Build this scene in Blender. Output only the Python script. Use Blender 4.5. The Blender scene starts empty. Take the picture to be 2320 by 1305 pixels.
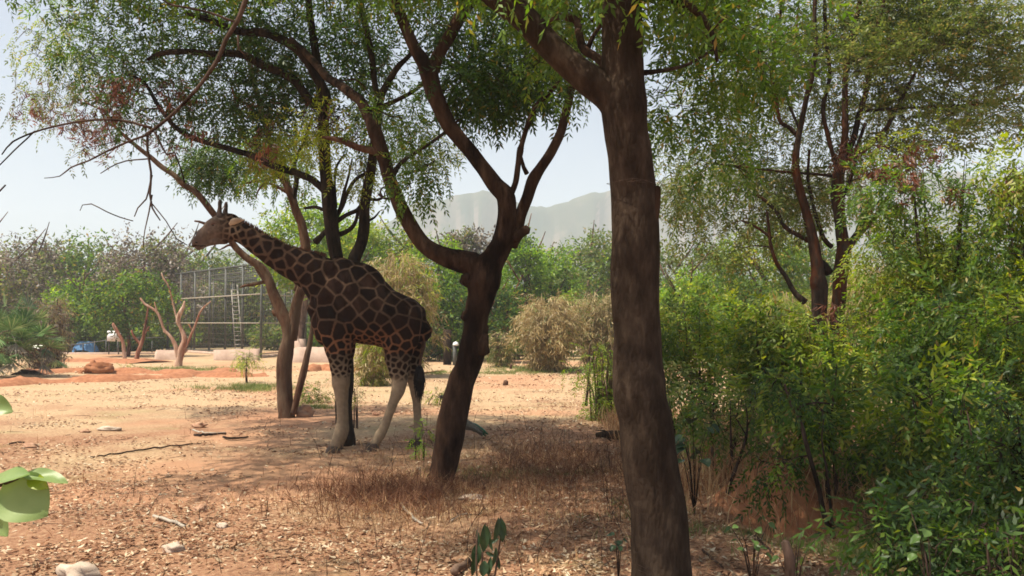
import bpy, math, random
import numpy as np
from mathutils import Vector, Matrix, noise as mnoise

# ------------------------------------------------------------------ camera, world, sun, exposure
F = 2009.0            # focal length in pixels of the 2320 px wide picture
H = 1.93              # eye height
HOR = 730.0           # row of the horizon
TH = math.atan((HOR - 652.5) / F)
scene = bpy.context.scene
col = scene.collection
cam_d = bpy.data.cameras.new('camera')
cam = bpy.data.objects.new('camera', cam_d)
col.objects.link(cam)
cam_d.sensor_width = 36.0
cam_d.lens = 36.0 * F / 2320.0
cam_d.clip_start = 0.05
cam_d.clip_end = 5000.0
cam.location = (0, 0, H)
cam.rotation_euler = (math.pi / 2 + TH, 0, 0)
scene.camera = cam

SUN_EL = 64.0
SUN_AZ = math.degrees(math.atan2(-0.90, -0.36))
SD = Vector((math.sin(math.radians(SUN_AZ)) * math.cos(math.radians(SUN_EL)),
             math.cos(math.radians(SUN_AZ)) * math.cos(math.radians(SUN_EL)),
             math.sin(math.radians(SUN_EL))))
world = bpy.data.worlds.new("World")
scene.world = world
world.use_nodes = True
wn = world.node_tree
for n in list(wn.nodes):
    wn.nodes.remove(n)
sky = wn.nodes.new('ShaderNodeTexSky')
sky.sky_type = 'NISHITA'
sky.sun_disc = False
sky.sun_elevation = math.radians(SUN_EL)
sky.sun_rotation = math.radians(SUN_AZ)
sky.air_density = 1.0
sky.dust_density = 2.6
sky.ozone_density = 1.0
bg = wn.nodes.new('ShaderNodeBackground')
bg.inputs['Strength'].default_value = 0.088
wo = wn.nodes.new('ShaderNodeOutputWorld')
pale = wn.nodes.new('ShaderNodeHueSaturation')
pale.inputs['Saturation'].default_value = 0.66
wn.links.new(sky.outputs[0], pale.inputs['Color'])
wn.links.new(pale.outputs[0], bg.inputs[0])
wn.links.new(bg.outputs[0], wo.inputs[0])
sun_d = bpy.data.lights.new('sun', 'SUN')
sun_d.energy = 4.3
sun_d.angle = math.radians(0.6)
sun_d.color = (1.0, 0.915, 0.77)
sun = bpy.data.objects.new('sun', sun_d)
col.objects.link(sun)
sun.rotation_euler = SD.to_track_quat('Z', 'Y').to_euler()
sun.location = (0, 0, 60)

scene.view_settings.view_transform = 'Standard'
scene.view_settings.look = 'None'
scene.view_settings.gamma = 1.0
scene.view_settings.use_curve_mapping = False
scene.view_settings.exposure = 1.0
scene.render.engine = 'CYCLES'
cy = scene.cycles
cy.use_denoising = True
cy.max_bounces = 6
cy.diffuse_bounces = 3
cy.glossy_bounces = 2
cy.transmission_bounces = 4
cy.transparent_max_bounces = 8
cy.volume_bounces = 1
cy.sample_clamp_indirect = 4.0
cy.pixel_filter_type = 'BLACKMAN_HARRIS'
cy.filter_width = 1.7
HAZE = 0.00075

FAST=False
rs = np.random.RandomState(11)
random.seed(11)

# ------------------------------------------------------------------ geometry helpers
def P(px, py, y):
    """world point seen at pixel (px, py) standing y metres in front of the camera"""
    cx = (px - 1160.0) / F
    c = (652.5 - py) / F
    t = y / (math.cos(TH) - c * math.sin(TH))
    return np.array([cx * t, y, H + t * (math.sin(TH) + c * math.cos(TH))])

def D(py):
    return H * F / (py - HOR)

def vnoise(x, y, s=0):
    """cheap smooth value noise, vectorised"""
    xi = np.floor(x).astype(np.int64); yi = np.floor(y).astype(np.int64)
    xf = x - xi; yf = y - yi
    u = xf * xf * (3 - 2 * xf); v = yf * yf * (3 - 2 * yf)
    def h(a, b):
        n = (a * 374761393 + b * 668265263 + s * 974711) & 0x7fffffff
        n = ((n ^ (n >> 13)) * 1274126177) & 0x7fffffff
        return ((n ^ (n >> 16)) & 0xffff) / 65535.0
    return (h(xi, yi) * (1 - u) + h(xi + 1, yi) * u) * (1 - v) + (h(xi, yi + 1) * (1 - u) + h(xi + 1, yi + 1) * u) * v

def fbm(x, y, o=4, s=0):
    a = 0.5; r = 0; f = 1.0
    for k in range(o):
        r = r + a * (vnoise(x * f, y * f, s + k) - 0.5); a *= 0.5; f *= 2.1
    return r

def gh(x, y):
    """height of the ground"""
    x = np.asarray(x, float); y = np.asarray(y, float)
    near = np.clip((60 - np.hypot(x, y)) / 30, 0, 1)
    z = fbm(x * 0.35, y * 0.35, 4, 3) * 0.16 * near + fbm(x * 2.3, y * 2.3, 3, 9) * 0.05 * np.clip((25 - y) / 10, 0, 1)
    # red earth bank and hollow on the right
    d = ((x - 2.80) / 0.55) ** 2 + ((y - 9.4) / 0.42) ** 2
    z = z + 0.50 * np.exp(-d) * 1.0
    d2 = ((x - 2.6) / 0.45) ** 2 + ((y - 8.5) / 0.4) ** 2
    z = z - 0.22 * np.exp(-d2)
    return z

def GP(px, py):
    """point on the ground seen at a pixel"""
    y = D(py)
    x = (px - 1160.0) / F * y
    return np.array([x, y, float(gh(x, y))])

def link(o, parent=None):
    col.objects.link(o)
    if parent is not None:
        o.parent = parent
        o.matrix_parent_inverse = Matrix.Translation(-Vector(parent.location))
    return o

def mesh_np(name, verts, faces, mat=None, parent=None, smooth=False):
    """faces: (n,k) int array or list of such arrays"""
    if not isinstance(faces, list):
        faces = [faces]
    faces = [f for f in faces if len(f)]
    me = bpy.data.meshes.new(name)
    verts = np.asarray(verts, np.float32)
    nl = sum(f.size for f in faces); nf = sum(len(f) for f in faces)
    me.vertices.add(len(verts)); me.vertices.foreach_set('co', verts.ravel())
    me.loops.add(nl); me.polygons.add(nf)
    me.loops.foreach_set('vertex_index', np.concatenate([f.ravel() for f in faces]).astype(np.int32))
    starts = []; s = 0
    for f in faces:
        k = f.shape[1]
        starts.append(s + np.arange(len(f)) * k); s += f.size
    me.polygons.foreach_set('loop_start', np.concatenate(starts).astype(np.int32))
    if smooth:
        me.polygons.foreach_set('use_smooth', np.ones(nf, bool))
    me.update(calc_edges=True)
    if mat: me.materials.append(mat)
    o = bpy.data.objects.new(name, me)
    link(o, parent)
    return o

def thing(name, label, cat, loc=(0, 0, 0), group=None):
    o = bpy.data.objects.new(name, None)
    o.empty_display_size = 0.3
    o.location = [float(v) for v in loc]
    col.objects.link(o)
    o['label'] = label; o['category'] = cat
    if group: o['group'] = group
    return o

def tag(o, label=None, cat=None, group=None, kind=None):
    if label: o['label'] = label
    if cat: o['category'] = cat
    if group: o['group'] = group
    if kind: o['kind'] = kind
    return o

def catmull(pts, rad, step):
    pts = np.asarray(pts, float); rad = np.asarray(rad, float)
    n = len(pts)
    if n == 2:
        k = max(2, int(np.linalg.norm(pts[1] - pts[0]) / step) + 1)
        t = np.linspace(0, 1, k)[:, None]
        return pts[0] + (pts[1] - pts[0]) * t, rad[0] + (rad[1] - rad[0]) * t[:, 0]
    p = np.vstack([2 * pts[0] - pts[1], pts, 2 * pts[-1] - pts[-2]])
    op = []; orr = []
    for i in range(n - 1):
        p0, p1, p2, p3 = p[i], p[i + 1], p[i + 2], p[i + 3]
        k = max(1, int(round(np.linalg.norm(p2 - p1) / step)))
        t = (np.arange(k) / k)[:, None]
        q = 0.5 * (2 * p1 + (p2 - p0) * t + (2 * p0 - 5 * p1 + 4 * p2 - p3) * t ** 2 + (3 * p1 - p0 - 3 * p2 + p3) * t ** 3)
        op.append(q)
        ts = t[:, 0]; ts = ts * ts * (3 - 2 * ts)
        orr.append(rad[i] + (rad[i + 1] - rad[i]) * ts)
    op.append(pts[-1:]); orr.append(rad[-1:])
    return np.vstack(op), np.concatenate(orr)

class Wood:
    """collects tubes; every tube is a closed skin of rings"""
    def __init__(s):
        s.v = []; s.q = []; s.t = []; s.n = 0
    def tube(s, pts, rad, sides=8, rough=0.0, flat=None, freq=3.0, seed=0):
        pts = np.asarray(pts, float); rad = np.asarray(rad, float)
        m = len(pts)
        tan = np.gradient(pts, axis=0)
        tan /= np.linalg.norm(tan, axis=1)[:, None] + 1e-9
        u = np.cross(tan[0], [0.31, 0.9, 0.27]); u /= np.linalg.norm(u) + 1e-9
        U = np.empty((m, 3)); U[0] = u
        for i in range(1, m):
            u = u - tan[i] * np.dot(u, tan[i]); u /= np.linalg.norm(u) + 1e-9
            U[i] = u
        V = np.cross(tan, U)
        a = np.arange(sides) * (2 * math.pi / sides)
        R = np.repeat(rad[:, None], sides, 1)
        if rough:
            L = np.concatenate([[0], np.cumsum(np.linalg.norm(np.diff(pts, axis=0), axis=1))])
            aa = a[None, :] / (2 * math.pi) * 7; ll = L[:, None]
            per = lambda q, w: fbm(q * w, ll * freq + seed, 3, seed)
            wgt = np.clip(a[None, :] / (2 * math.pi), 0, 1)
            n1 = fbm(aa, ll * freq + np.zeros_like(aa), 3, seed); n0 = fbm(aa - 7, ll * freq + np.zeros_like(aa), 3, seed)
            nn = n1 * (1 - wgt) + n0 * wgt
            nb = fbm(aa * 3, ll * freq * 2.2 + np.zeros_like(aa), 2, seed + 7) * (1 - wgt) + fbm((aa - 7) * 3, ll * freq * 2.2 + np.zeros_like(aa), 2, seed + 7) * wgt
            R = R * (1 + rough * (nn * 1.3 + nb * 0.5))
        ring = pts[:, None, :] + U[:, None, :] * (np.cos(a)[None, :, None] * R[:, :, None]) + V[:, None, :] * (np.sin(a)[None, :, None] * R[:, :, None])
        base = s.n
        s.v.append(ring.reshape(-1, 3)); s.n += m * sides
        i = np.arange(m - 1)[:, None] * sides; j = np.arange(sides)[None, :]; j2 = (j + 1) % sides
        q = np.stack([i + j, i + j2, i + sides + j2, i + sides + j], -1).reshape(-1, 4) + base
        s.q.append(q)
        s.v.append(np.vstack([pts[0] - tan[0] * rad[0] * 0.3, pts[-1] + tan[-1] * rad[-1] * 0.6]))
        c0, c1 = s.n, s.n + 1; s.n += 2
        jj = np.arange(sides); jj2 = (jj + 1) % sides
        s.t.append(np.stack([np.full(sides, c0), base + jj2, base + jj], -1))
        e = base + (m - 1) * sides
        s.t.append(np.stack([np.full(sides, c1), e + jj, e + jj2], -1))
    def blob(s, c, r, seed=0, sq=(1, 1, 1), rough=0.25, nu=12, nv=8):
        c = np.asarray(c, float)
        u = np.arange(nu) * 2 * math.pi / nu; v = np.linspace(0.18, math.pi - 0.18, nv)
        uu, vv = np.meshgrid(u, v)
        d = np.stack([np.cos(uu) * np.sin(vv), np.sin(uu) * np.sin(vv), np.cos(vv)], -1)
        rr = np.array([[1 + rough * mnoise.noise(Vector(d[i, j] * 1.6) + Vector((seed * 3.1, seed, 0))) * 1.6 for j in range(nu)] for i in range(nv)])
        p = c + d * rr[..., None] * r * np.asarray(sq)
        base = s.n
        s.v.append(p.reshape(-1, 3)); s.n += nu * nv
        i = np.arange(nv - 1)[:, None] * nu; j = np.arange(nu)[None, :]; j2 = (j + 1) % nu
        s.q.append(np.stack([i + j, i + nu + j, i + nu + j2, i + j2], -1).reshape(-1, 4) + base)
        s.v.append(np.array([p[0].mean(0) + [0, 0, r * 0.04], p[-1].mean(0) - [0, 0, r * 0.04]])); c0, c1 = s.n, s.n + 1; s.n += 2
        jj = np.arange(nu); jj2 = (jj + 1) % nu
        s.t.append(np.stack([np.full(nu, c0), base + jj, base + jj2], -1))
        e = base + (nv - 1) * nu
        s.t.append(np.stack([np.full(nu, c1), e + jj2, e + jj], -1))
    def box(s, a, b, w, h=None, up=(0, 0, 1)):
        """bar of rectangular section from a to b"""
        a = np.asarray(a, float); b = np.asarray(b, float); h = h or w
        t = b - a; t /= np.linalg.norm(t)
        up = np.asarray(up, float)
        if abs(np.dot(t, up)) > 0.95: up = np.array([0, 1.0, 0])
        u = np.cross(t, up); u /= np.linalg.norm(u); v = np.cross(u, t)
        q = []
        for p in (a, b):
            for su, sv in ((-1, -1), (1, -1), (1, 1), (-1, 1)):
                q.append(p + u * su * w / 2 + v * sv * h / 2)
        s.v.append(np.array(q)); k = s.n; s.n += 8
        s.q.append(np.array([[0, 1, 2, 3], [7, 6, 5, 4], [0, 4, 5, 1], [1, 5, 6, 2], [2, 6, 7, 3], [3, 7, 4, 0]]) + k)
    def build(s, name, mat, parent=None, smooth=True):
        f = []
        if s.q: f.append(np.vstack(s.q))
        if s.t: f.append(np.vstack(s.t))
        return mesh_np(name, np.vstack(s.v), f, mat, parent, smooth)

# ------------------------------------------------------------------ materials
MATS = {}
def newmat(name):
    m = bpy.data.materials.new(name); m.use_nodes = True
    nt = m.node_tree
    for n in list(nt.nodes): nt.nodes.remove(n)
    out = nt.nodes.new('ShaderNodeOutputMaterial')
    MATS[name] = m
    return m, nt, out

def N(nt, typ, **kw):
    n = nt.nodes.new(typ)
    for k, v in kw.items():
        if k in n.inputs: n.inputs[k].default_value = v
        else: setattr(n, k, v)
    return n

def ramp(nt, fac, stops, interp='LINEAR'):
    r = nt.nodes.new('ShaderNodeValToRGB'); r.color_ramp.interpolation = interp
    e = r.color_ramp.elements
    while len(e) > 1: e.remove(e[-1])
    e[0].position = stops[0][0]; e[0].color = (*stops[0][1], 1)
    for p, c in stops[1:]:
        x = e.new(p); x.color = (*c, 1)
    nt.links.new(fac, r.inputs[0])
    return r.outputs[0]

def leaf_mat(name, stops, trans=0.5, rough=0.45, spec=0.35):
    m, nt, out = newmat(name)
    geo = N(nt, 'ShaderNodeNewGeometry')
    c = ramp(nt, geo.outputs['Random Per Island'], stops)
    tc = N(nt, 'ShaderNodeTexCoord')
    no = N(nt, 'ShaderNodeTexNoise', Scale=1.1, Detail=2.0)
    nt.links.new(tc.outputs['Object'], no.inputs['Vector'])
    hv = N(nt, 'ShaderNodeHueSaturation')
    mr = N(nt, 'ShaderNodeMapRange'); mr.inputs['From Min'].default_value = 0.3; mr.inputs['From Max'].default_value = 0.7
    mr.inputs['To Min'].default_value = 0.7; mr.inputs['To Max'].default_value = 1.3
    nt.links.new(no.outputs[0], mr.inputs[0]); nt.links.new(mr.outputs[0], hv.inputs['Value'])
    nt.links.new(c, hv.inputs['Color'])
    pb = N(nt, 'ShaderNodeBsdfPrincipled', Roughness=rough)
    pb.inputs['Specular IOR Level'].default_value = spec
    nt.links.new(hv.outputs[0], pb.inputs['Base Color'])
    tb = N(nt, 'ShaderNodeBsdfTranslucent')
    hv2 = N(nt, 'ShaderNodeHueSaturation', Hue=0.485, Saturation=1.15, Value=1.5)
    nt.links.new(hv.outputs[0], hv2.inputs['Color'])
    nt.links.new(hv2.outputs[0], tb.inputs['Color'])
    mx = N(nt, 'ShaderNodeMixShader', Fac=trans)
    nt.links.new(pb.outputs[0], mx.inputs[1]); nt.links.new(tb.outputs[0], mx.inputs[2])
    nt.links.new(mx.outputs[0], out.inputs[0])
    return m

def bark_mat(name, dark, mid, light, patch=None, scale=9.0, bump=0.5, stretch=0.28, zsoil=None):
    m, nt, out = newmat(name)
    tc = N(nt, 'ShaderNodeTexCoord')
    mp = N(nt, 'ShaderNodeMapping'); mp.inputs['Scale'].default_value = (1, 1, stretch)
    nt.links.new(tc.outputs['Object'], mp.inputs[0])
    n1 = N(nt, 'ShaderNodeTexNoise', Scale=scale, Detail=7.0, Roughness=0.62)
    nt.links.new(mp.outputs[0], n1.inputs['Vector'])
    c = ramp(nt, n1.outputs[0], [(0.3, dark), (0.52, mid), (0.75, light)])
    n2 = N(nt, 'ShaderNodeTexNoise', Scale=2.6, Detail=6.0, Roughness=0.7)
    nt.links.new(mp.outputs[0], n2.inputs['Vector'])
    mx = N(nt, 'ShaderNodeMix', data_type='RGBA')
    f = ramp(nt, n2.outputs[0], [(0.46, (0, 0, 0)), (0.6, (1, 1, 1))])
    nt.links.new(f, mx.inputs[0]); nt.links.new(c, mx.inputs[6])
    mx.inputs[7].default_value = (*(patch or [v * 0.45 for v in dark]), 1)
    last = mx.outputs[2]
    if patch is None:
        mx.blend_type = 'MIX'
    if zsoil:
        sep = N(nt, 'ShaderNodeSeparateXYZ'); geo = N(nt, 'ShaderNodeNewGeometry')
        nt.links.new(geo.outputs['Position'], sep.inputs[0])
        ad = N(nt, 'ShaderNodeMath', operation='MULTIPLY_ADD'); ad.inputs[1].default_value = 1.6; 
        nt.links.new(n2.outputs[0], ad.inputs[0]); nt.links.new(sep.outputs[2], ad.inputs[2])
        f2 = ramp(nt, ad.outputs[0], [(0.0, (1, 1, 1)), (min(0.99, zsoil[0]), (0, 0, 0))])
        m2 = N(nt, 'ShaderNodeMix', data_type='RGBA')
        nt.links.new(f2, m2.inputs[0]); nt.links.new(last, m2.inputs[6]); m2.inputs[7].default_value = (*zsoil[1], 1)
        last = m2.outputs[2]
    pb = N(nt, 'ShaderNodeBsdfPrincipled', Roughness=0.95)
    pb.inputs['Specular IOR Level'].default_value = 0.06
    nt.links.new(last, pb.inputs['Base Color'])
    vo = N(nt, 'ShaderNodeTexVoronoi', Scale=scale * 2.6, feature='DISTANCE_TO_EDGE')
    nt.links.new(mp.outputs[0], vo.inputs['Vector'])
    mt = N(nt, 'ShaderNodeMath', operation='MULTIPLY_ADD'); mt.inputs[1].default_value = 0.45
    nt.links.new(vo.outputs[0], mt.inputs[0]); nt.links.new(n1.outputs[0], mt.inputs[2])
    bp = N(nt, 'ShaderNodeBump', Strength=bump, Distance=0.035)
    nt.links.new(mt.outputs[0], bp.inputs['Height']); nt.links.new(bp.outputs[0], pb.inputs['Normal'])
    nt.links.new(pb.outputs[0], out.inputs[0])
    return m

def simple_mat(name, c1, c2, scale=8.0, rough=0.8, bump=0.2, metal=0.0, island=False):
    m, nt, out = newmat(name)
    if island:
        geo = N(nt, 'ShaderNodeNewGeometry'); fac = geo.outputs['Random Per Island']
        c = ramp(nt, fac, [(0, c1), (1, c2)])
    else:
        tc = N(nt, 'ShaderNodeTexCoord')
        no = N(nt, 'ShaderNodeTexNoise', Scale=scale, Detail=6.0, Roughness=0.6)
        nt.links.new(tc.outputs['Object'], no.inputs['Vector']); fac = no.outputs[0]
        c = ramp(nt, fac, [(0.32, c1), (0.68, c2)])
    pb = N(nt, 'ShaderNodeBsdfPrincipled', Roughness=rough, Metallic=metal)
    pb.inputs['Specular IOR Level'].default_value = 0.25
    nt.links.new(c, pb.inputs['Base Color'])
    if bump and not island:
        bp = N(nt, 'ShaderNodeBump', Strength=bump, Distance=0.02)
        nt.links.new(fac, bp.inputs['Height']); nt.links.new(bp.outputs[0], pb.inputs['Normal'])
    nt.links.new(pb.outputs[0], out.inputs[0])
    return m

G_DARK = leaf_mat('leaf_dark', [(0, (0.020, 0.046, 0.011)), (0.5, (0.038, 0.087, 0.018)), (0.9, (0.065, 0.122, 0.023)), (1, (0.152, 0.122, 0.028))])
G_MID = leaf_mat('leaf_mid', [(0, (0.049, 0.106, 0.019)), (0.5, (0.091, 0.179, 0.028)), (0.92, (0.166, 0.242, 0.039)), (1, (0.331, 0.228, 0.065))])
G_YEL = leaf_mat('leaf_yellowish', [(0, (0.120, 0.182, 0.023)), (0.5, (0.209, 0.286, 0.035)), (0.9, (0.329, 0.377, 0.059)), (1, (0.419, 0.312, 0.094))])
G_OLV = leaf_mat('leaf_olive', [(0, (0.059, 0.098, 0.025)), (0.5, (0.125, 0.175, 0.044)), (0.88, (0.191, 0.210, 0.063)), (1, (0.323, 0.238, 0.101))])
G_BROWN = leaf_mat('leaf_dead', [(0, (0.08, 0.03, 0.02)), (0.6, (0.16, 0.06, 0.035)), (1, (0.3, 0.15, 0.09))], trans=0.25)
G_PINK = leaf_mat('leaf_sparse', [(0, (0.098, 0.079, 0.063)), (0.6, (0.186, 0.147, 0.116)), (1, (0.273, 0.252, 0.158))], trans=0.2)
G_STRAW = leaf_mat('leaf_straw', [(0, (0.17, 0.12, 0.045)), (0.5, (0.33, 0.25, 0.11)), (0.85, (0.45, 0.36, 0.18)), (1, (0.16, 0.2, 0.05))], trans=0.25)
G_LIGHT = leaf_mat('leaf_light', [(0, (0.094, 0.195, 0.023)), (0.5, (0.156, 0.286, 0.035)), (1, (0.281, 0.390, 0.059))])
LITTER = leaf_mat('litter', [(0, (0.094, 0.040, 0.022)), (0.3, (0.209, 0.101, 0.054)), (0.55, (0.339, 0.202, 0.115)), (0.8, (0.447, 0.332, 0.209)), (1, (0.563, 0.476, 0.347))], trans=0.12, rough=0.7, spec=0.15)
BRUSH = leaf_mat('brush', [(0, (0.07, 0.03, 0.018)), (0.6, (0.15, 0.07, 0.038)), (1, (0.3, 0.17, 0.1))], trans=0.2, rough=0.8, spec=0.1)
DRYGRASS = leaf_mat('dry_grass', [(0, (0.2, 0.09, 0.045)), (0.5, (0.36, 0.21, 0.1)), (1, (0.55, 0.4, 0.22))], trans=0.25, rough=0.7)
GREENGRASS = leaf_mat('green_grass', [(0, (0.08, 0.14, 0.03)), (0.6, (0.14, 0.2, 0.05)), (1, (0.3, 0.28, 0.12))], trans=0.3)
BARK_T1 = bark_mat('bark_brown', (0.019, 0.012, 0.008), (0.046, 0.031, 0.021), (0.087, 0.062, 0.043), patch=(0.022, 0.014, 0.009), scale=11, bump=0.75, stretch=0.4, zsoil=(0.3, (0.056, 0.026, 0.016)))
BARK_T2 = bark_mat('bark_burled', (0.026, 0.013, 0.008), (0.056, 0.031, 0.019), (0.105, 0.064, 0.041), scale=9, bump=0.8, zsoil=(0.85, (0.098, 0.038, 0.021)))
BARK_T3 = bark_mat('bark_dark', (0.020, 0.014, 0.010), (0.040, 0.027, 0.019), (0.080, 0.056, 0.040), scale=10, bump=0.7)
BARK_T4 = bark_mat('bark_red', (0.039, 0.019, 0.012), (0.085, 0.042, 0.026), (0.150, 0.090, 0.058), patch=(0.121, 0.083, 0.056), scale=8, bump=0.6)
BARK_T5 = bark_mat('bark_grey_orange', (0.018, 0.013, 0.010), (0.040, 0.029, 0.022), (0.088, 0.064, 0.048), patch=(0.096, 0.032, 0.014), scale=9, bump=0.7)
TWIG = bark_mat('twig', (0.04, 0.025, 0.018), (0.08, 0.052, 0.038), (0.15, 0.1, 0.075), scale=14, bump=0.3)
BG_BARK = bark_mat('far_bark', (0.10, 0.065, 0.045), (0.17, 0.11, 0.08), (0.26, 0.18, 0.13), scale=5, bump=0.3)
RED_BARK = bark_mat('far_red_bark', (0.13, 0.05, 0.03), (0.22, 0.09, 0.055), (0.36, 0.21, 0.15), scale=5, bump=0.3)
PALE_BARK = bark_mat('pale_dead_wood', (0.22, 0.13, 0.09), (0.38, 0.24, 0.17), (0.6, 0.48, 0.38), patch=(0.24, 0.10, 0.06), scale=6, bump=0.3)
STEEL = simple_mat('cage_steel', (0.05, 0.055, 0.05), (0.10, 0.10, 0.09), 5, 0.6, 0.1)
PALESTEEL = simple_mat('weathered_rail', (0.28, 0.24, 0.19), (0.4, 0.35, 0.28), 5, 0.6, 0.1)
ALU = simple_mat('ladder_metal', (0.25, 0.23, 0.2), (0.36, 0.33, 0.29), 5, 0.5, 0.05)
PLASTER = simple_mat('plaster', (0.36, 0.25, 0.19), (0.50, 0.37, 0.29), 3.0, 0.9, 0.3)
STONE = simple_mat('stone', (0.28, 0.14, 0.085), (0.46, 0.29, 0.19), 9.0, 0.9, 0.7)
PALESTONE = simple_mat('pale_stone', (0.36, 0.27, 0.2), (0.52, 0.42, 0.33), 9.0, 0.9, 0.5)
REDSOIL = simple_mat('red_earth', (0.224, 0.085, 0.038), (0.378, 0.170, 0.084), 6.0, 0.95, 0.9)

def ground_mat():
    m, nt, out = newmat('dry_ground')
    tc = N(nt, 'ShaderNodeTexCoord')
    def noise(s, d=5.0, r=0.6, off=0.0):
        n = N(nt, 'ShaderNodeTexNoise', Scale=s, Detail=d, Roughness=r)
        mp = N(nt, 'ShaderNodeMapping'); mp.inputs['Location'].default_value = (off, off * 2, 0)
        nt.links.new(tc.outputs['Object'], mp.inputs[0]); nt.links.new(mp.outputs[0], n.inputs['Vector'])
        return n.outputs[0]
    fine = noise(22, 8, 0.7)
    soil = ramp(nt, fine, [(0.3, (0.15, 0.072, 0.042)), (0.5, (0.29, 0.155, 0.09)), (0.72, (0.43, 0.28, 0.17))])
    straw = ramp(nt, fine, [(0.3, (0.27, 0.17, 0.095)), (0.55, (0.44, 0.31, 0.185)), (0.75, (0.58, 0.45, 0.29))])
    big = noise(0.33, 6, 0.62, 4)
    sep = N(nt, 'ShaderNodeSeparateXYZ'); nt.links.new(tc.outputs['Object'], sep.inputs[0])
    # far part of the clearing is straw coloured, the near part red brown
    mr = N(nt, 'ShaderNodeMapRange'); mr.inputs['From Min'].default_value = 9; mr.inputs['From Max'].default_value = 24
    mr.inputs['To Min'].default_value = -0.10; mr.inputs['To Max'].default_value = 0.16
    nt.links.new(sep.outputs[1], mr.inputs[0])
    ad = N(nt, 'ShaderNodeMath', operation='ADD'); nt.links.new(big, ad.inputs[0]); nt.links.new(mr.outputs[0], ad.inputs[1])
    f = ramp(nt, ad.outputs[0], [(0.42, (0, 0, 0)), (0.62, (1, 1, 1))])
    mx = N(nt, 'ShaderNodeMix', data_type='RGBA')
    nt.links.new(f, mx.inputs[0]); nt.links.new(soil, mx.inputs[6]); nt.links.new(straw, mx.inputs[7])
    # faint green growth in places
    g = ramp(nt, noise(0.5, 5, 0.6, 31), [(0.56, (0, 0, 0)), (0.70, (0.55, 0.55, 0.55))])
    mx2 = N(nt, 'ShaderNodeMix', data_type='RGBA')
    nt.links.new(g, mx2.inputs[0]); nt.links.new(mx.outputs[2], mx2.inputs[6]); mx2.inputs[7].default_value = (0.24, 0.22, 0.10, 1)
    # reddish bare bands
    wv = noise(0.16, 4, 0.55, 77)
    r = ramp(nt, wv, [(0.55, (0, 0, 0)), (0.62, (0.75, 0.75, 0.75))])
    mx3 = N(nt, 'ShaderNodeMix', data_type='RGBA')
    nt.links.new(r, mx3.inputs[0]); nt.links.new(mx2.outputs[2], mx3.inputs[6]); mx3.inputs[7].default_value = (0.40, 0.215, 0.125, 1)
    # woods floor far away
    mr2 = N(nt, 'ShaderNodeMapRange'); mr2.inputs['From Min'].default_value = 58; mr2.inputs['From Max'].default_value = 75
    nt.links.new(sep.outputs[1], mr2.inputs[0])
    mx4 = N(nt, 'ShaderNodeMix', data_type='RGBA')
    nt.links.new(mr2.outputs[0], mx4.inputs[0]); nt.links.new(mx3.outputs[2], mx4.inputs[6]); mx4.inputs[7].default_value = (0.16, 0.15, 0.07, 1)
    pb = N(nt, 'ShaderNodeBsdfPrincipled', Roughness=0.95)
    pb.inputs['Specular IOR Level'].default_value = 0.1
    nt.links.new(mx4.outputs[2], pb.inputs['Base Color'])
    bp = N(nt, 'ShaderNodeBump', Strength=0.8, Distance=0.03)
    nt.links.new(fine, bp.inputs['Height']); nt.links.new(bp.outputs[0], pb.inputs['Normal'])
    nt.links.new(pb.outputs[0], out.inputs[0])
    return m
GROUND = ground_mat()

# ------------------------------------------------------------------ setting: ground, hills
def axis(lo, hi, d0, a, b, g=1.12):
    """dense spacing d0 on [a,b], growing outwards"""
    v = list(np.arange(a, b, d0)); s = d0; x = b
    while x < hi: v.append(x); s *= g; x += s
    v.append(hi); s = d0; x = a - d0; left = []
    while x > lo: left.append(x); s *= g; x -= s
    left.append(lo)
    return np.array(left[::-1] + v)
xs = axis(-1400, 1400, 0.11, -8.5, 8.5); ys = axis(-60, 1400, 0.11, 3.5, 20)
X, Y = np.meshgrid(xs, ys)
Z = gh(X, Y)
nx, ny = len(xs), len(ys)
ii = np.arange(ny - 1)[:, None] * nx; jj = np.arange(nx - 1)[None, :]
q = np.stack([ii + jj, ii + jj + 1, ii + nx + jj + 1, ii + nx + jj], -1).reshape(-1, 4)
g = mesh_np('ground', np.stack([X, Y, Z], -1).reshape(-1, 3), q, GROUND, smooth=True)
g['kind'] = 'structure'

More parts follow.
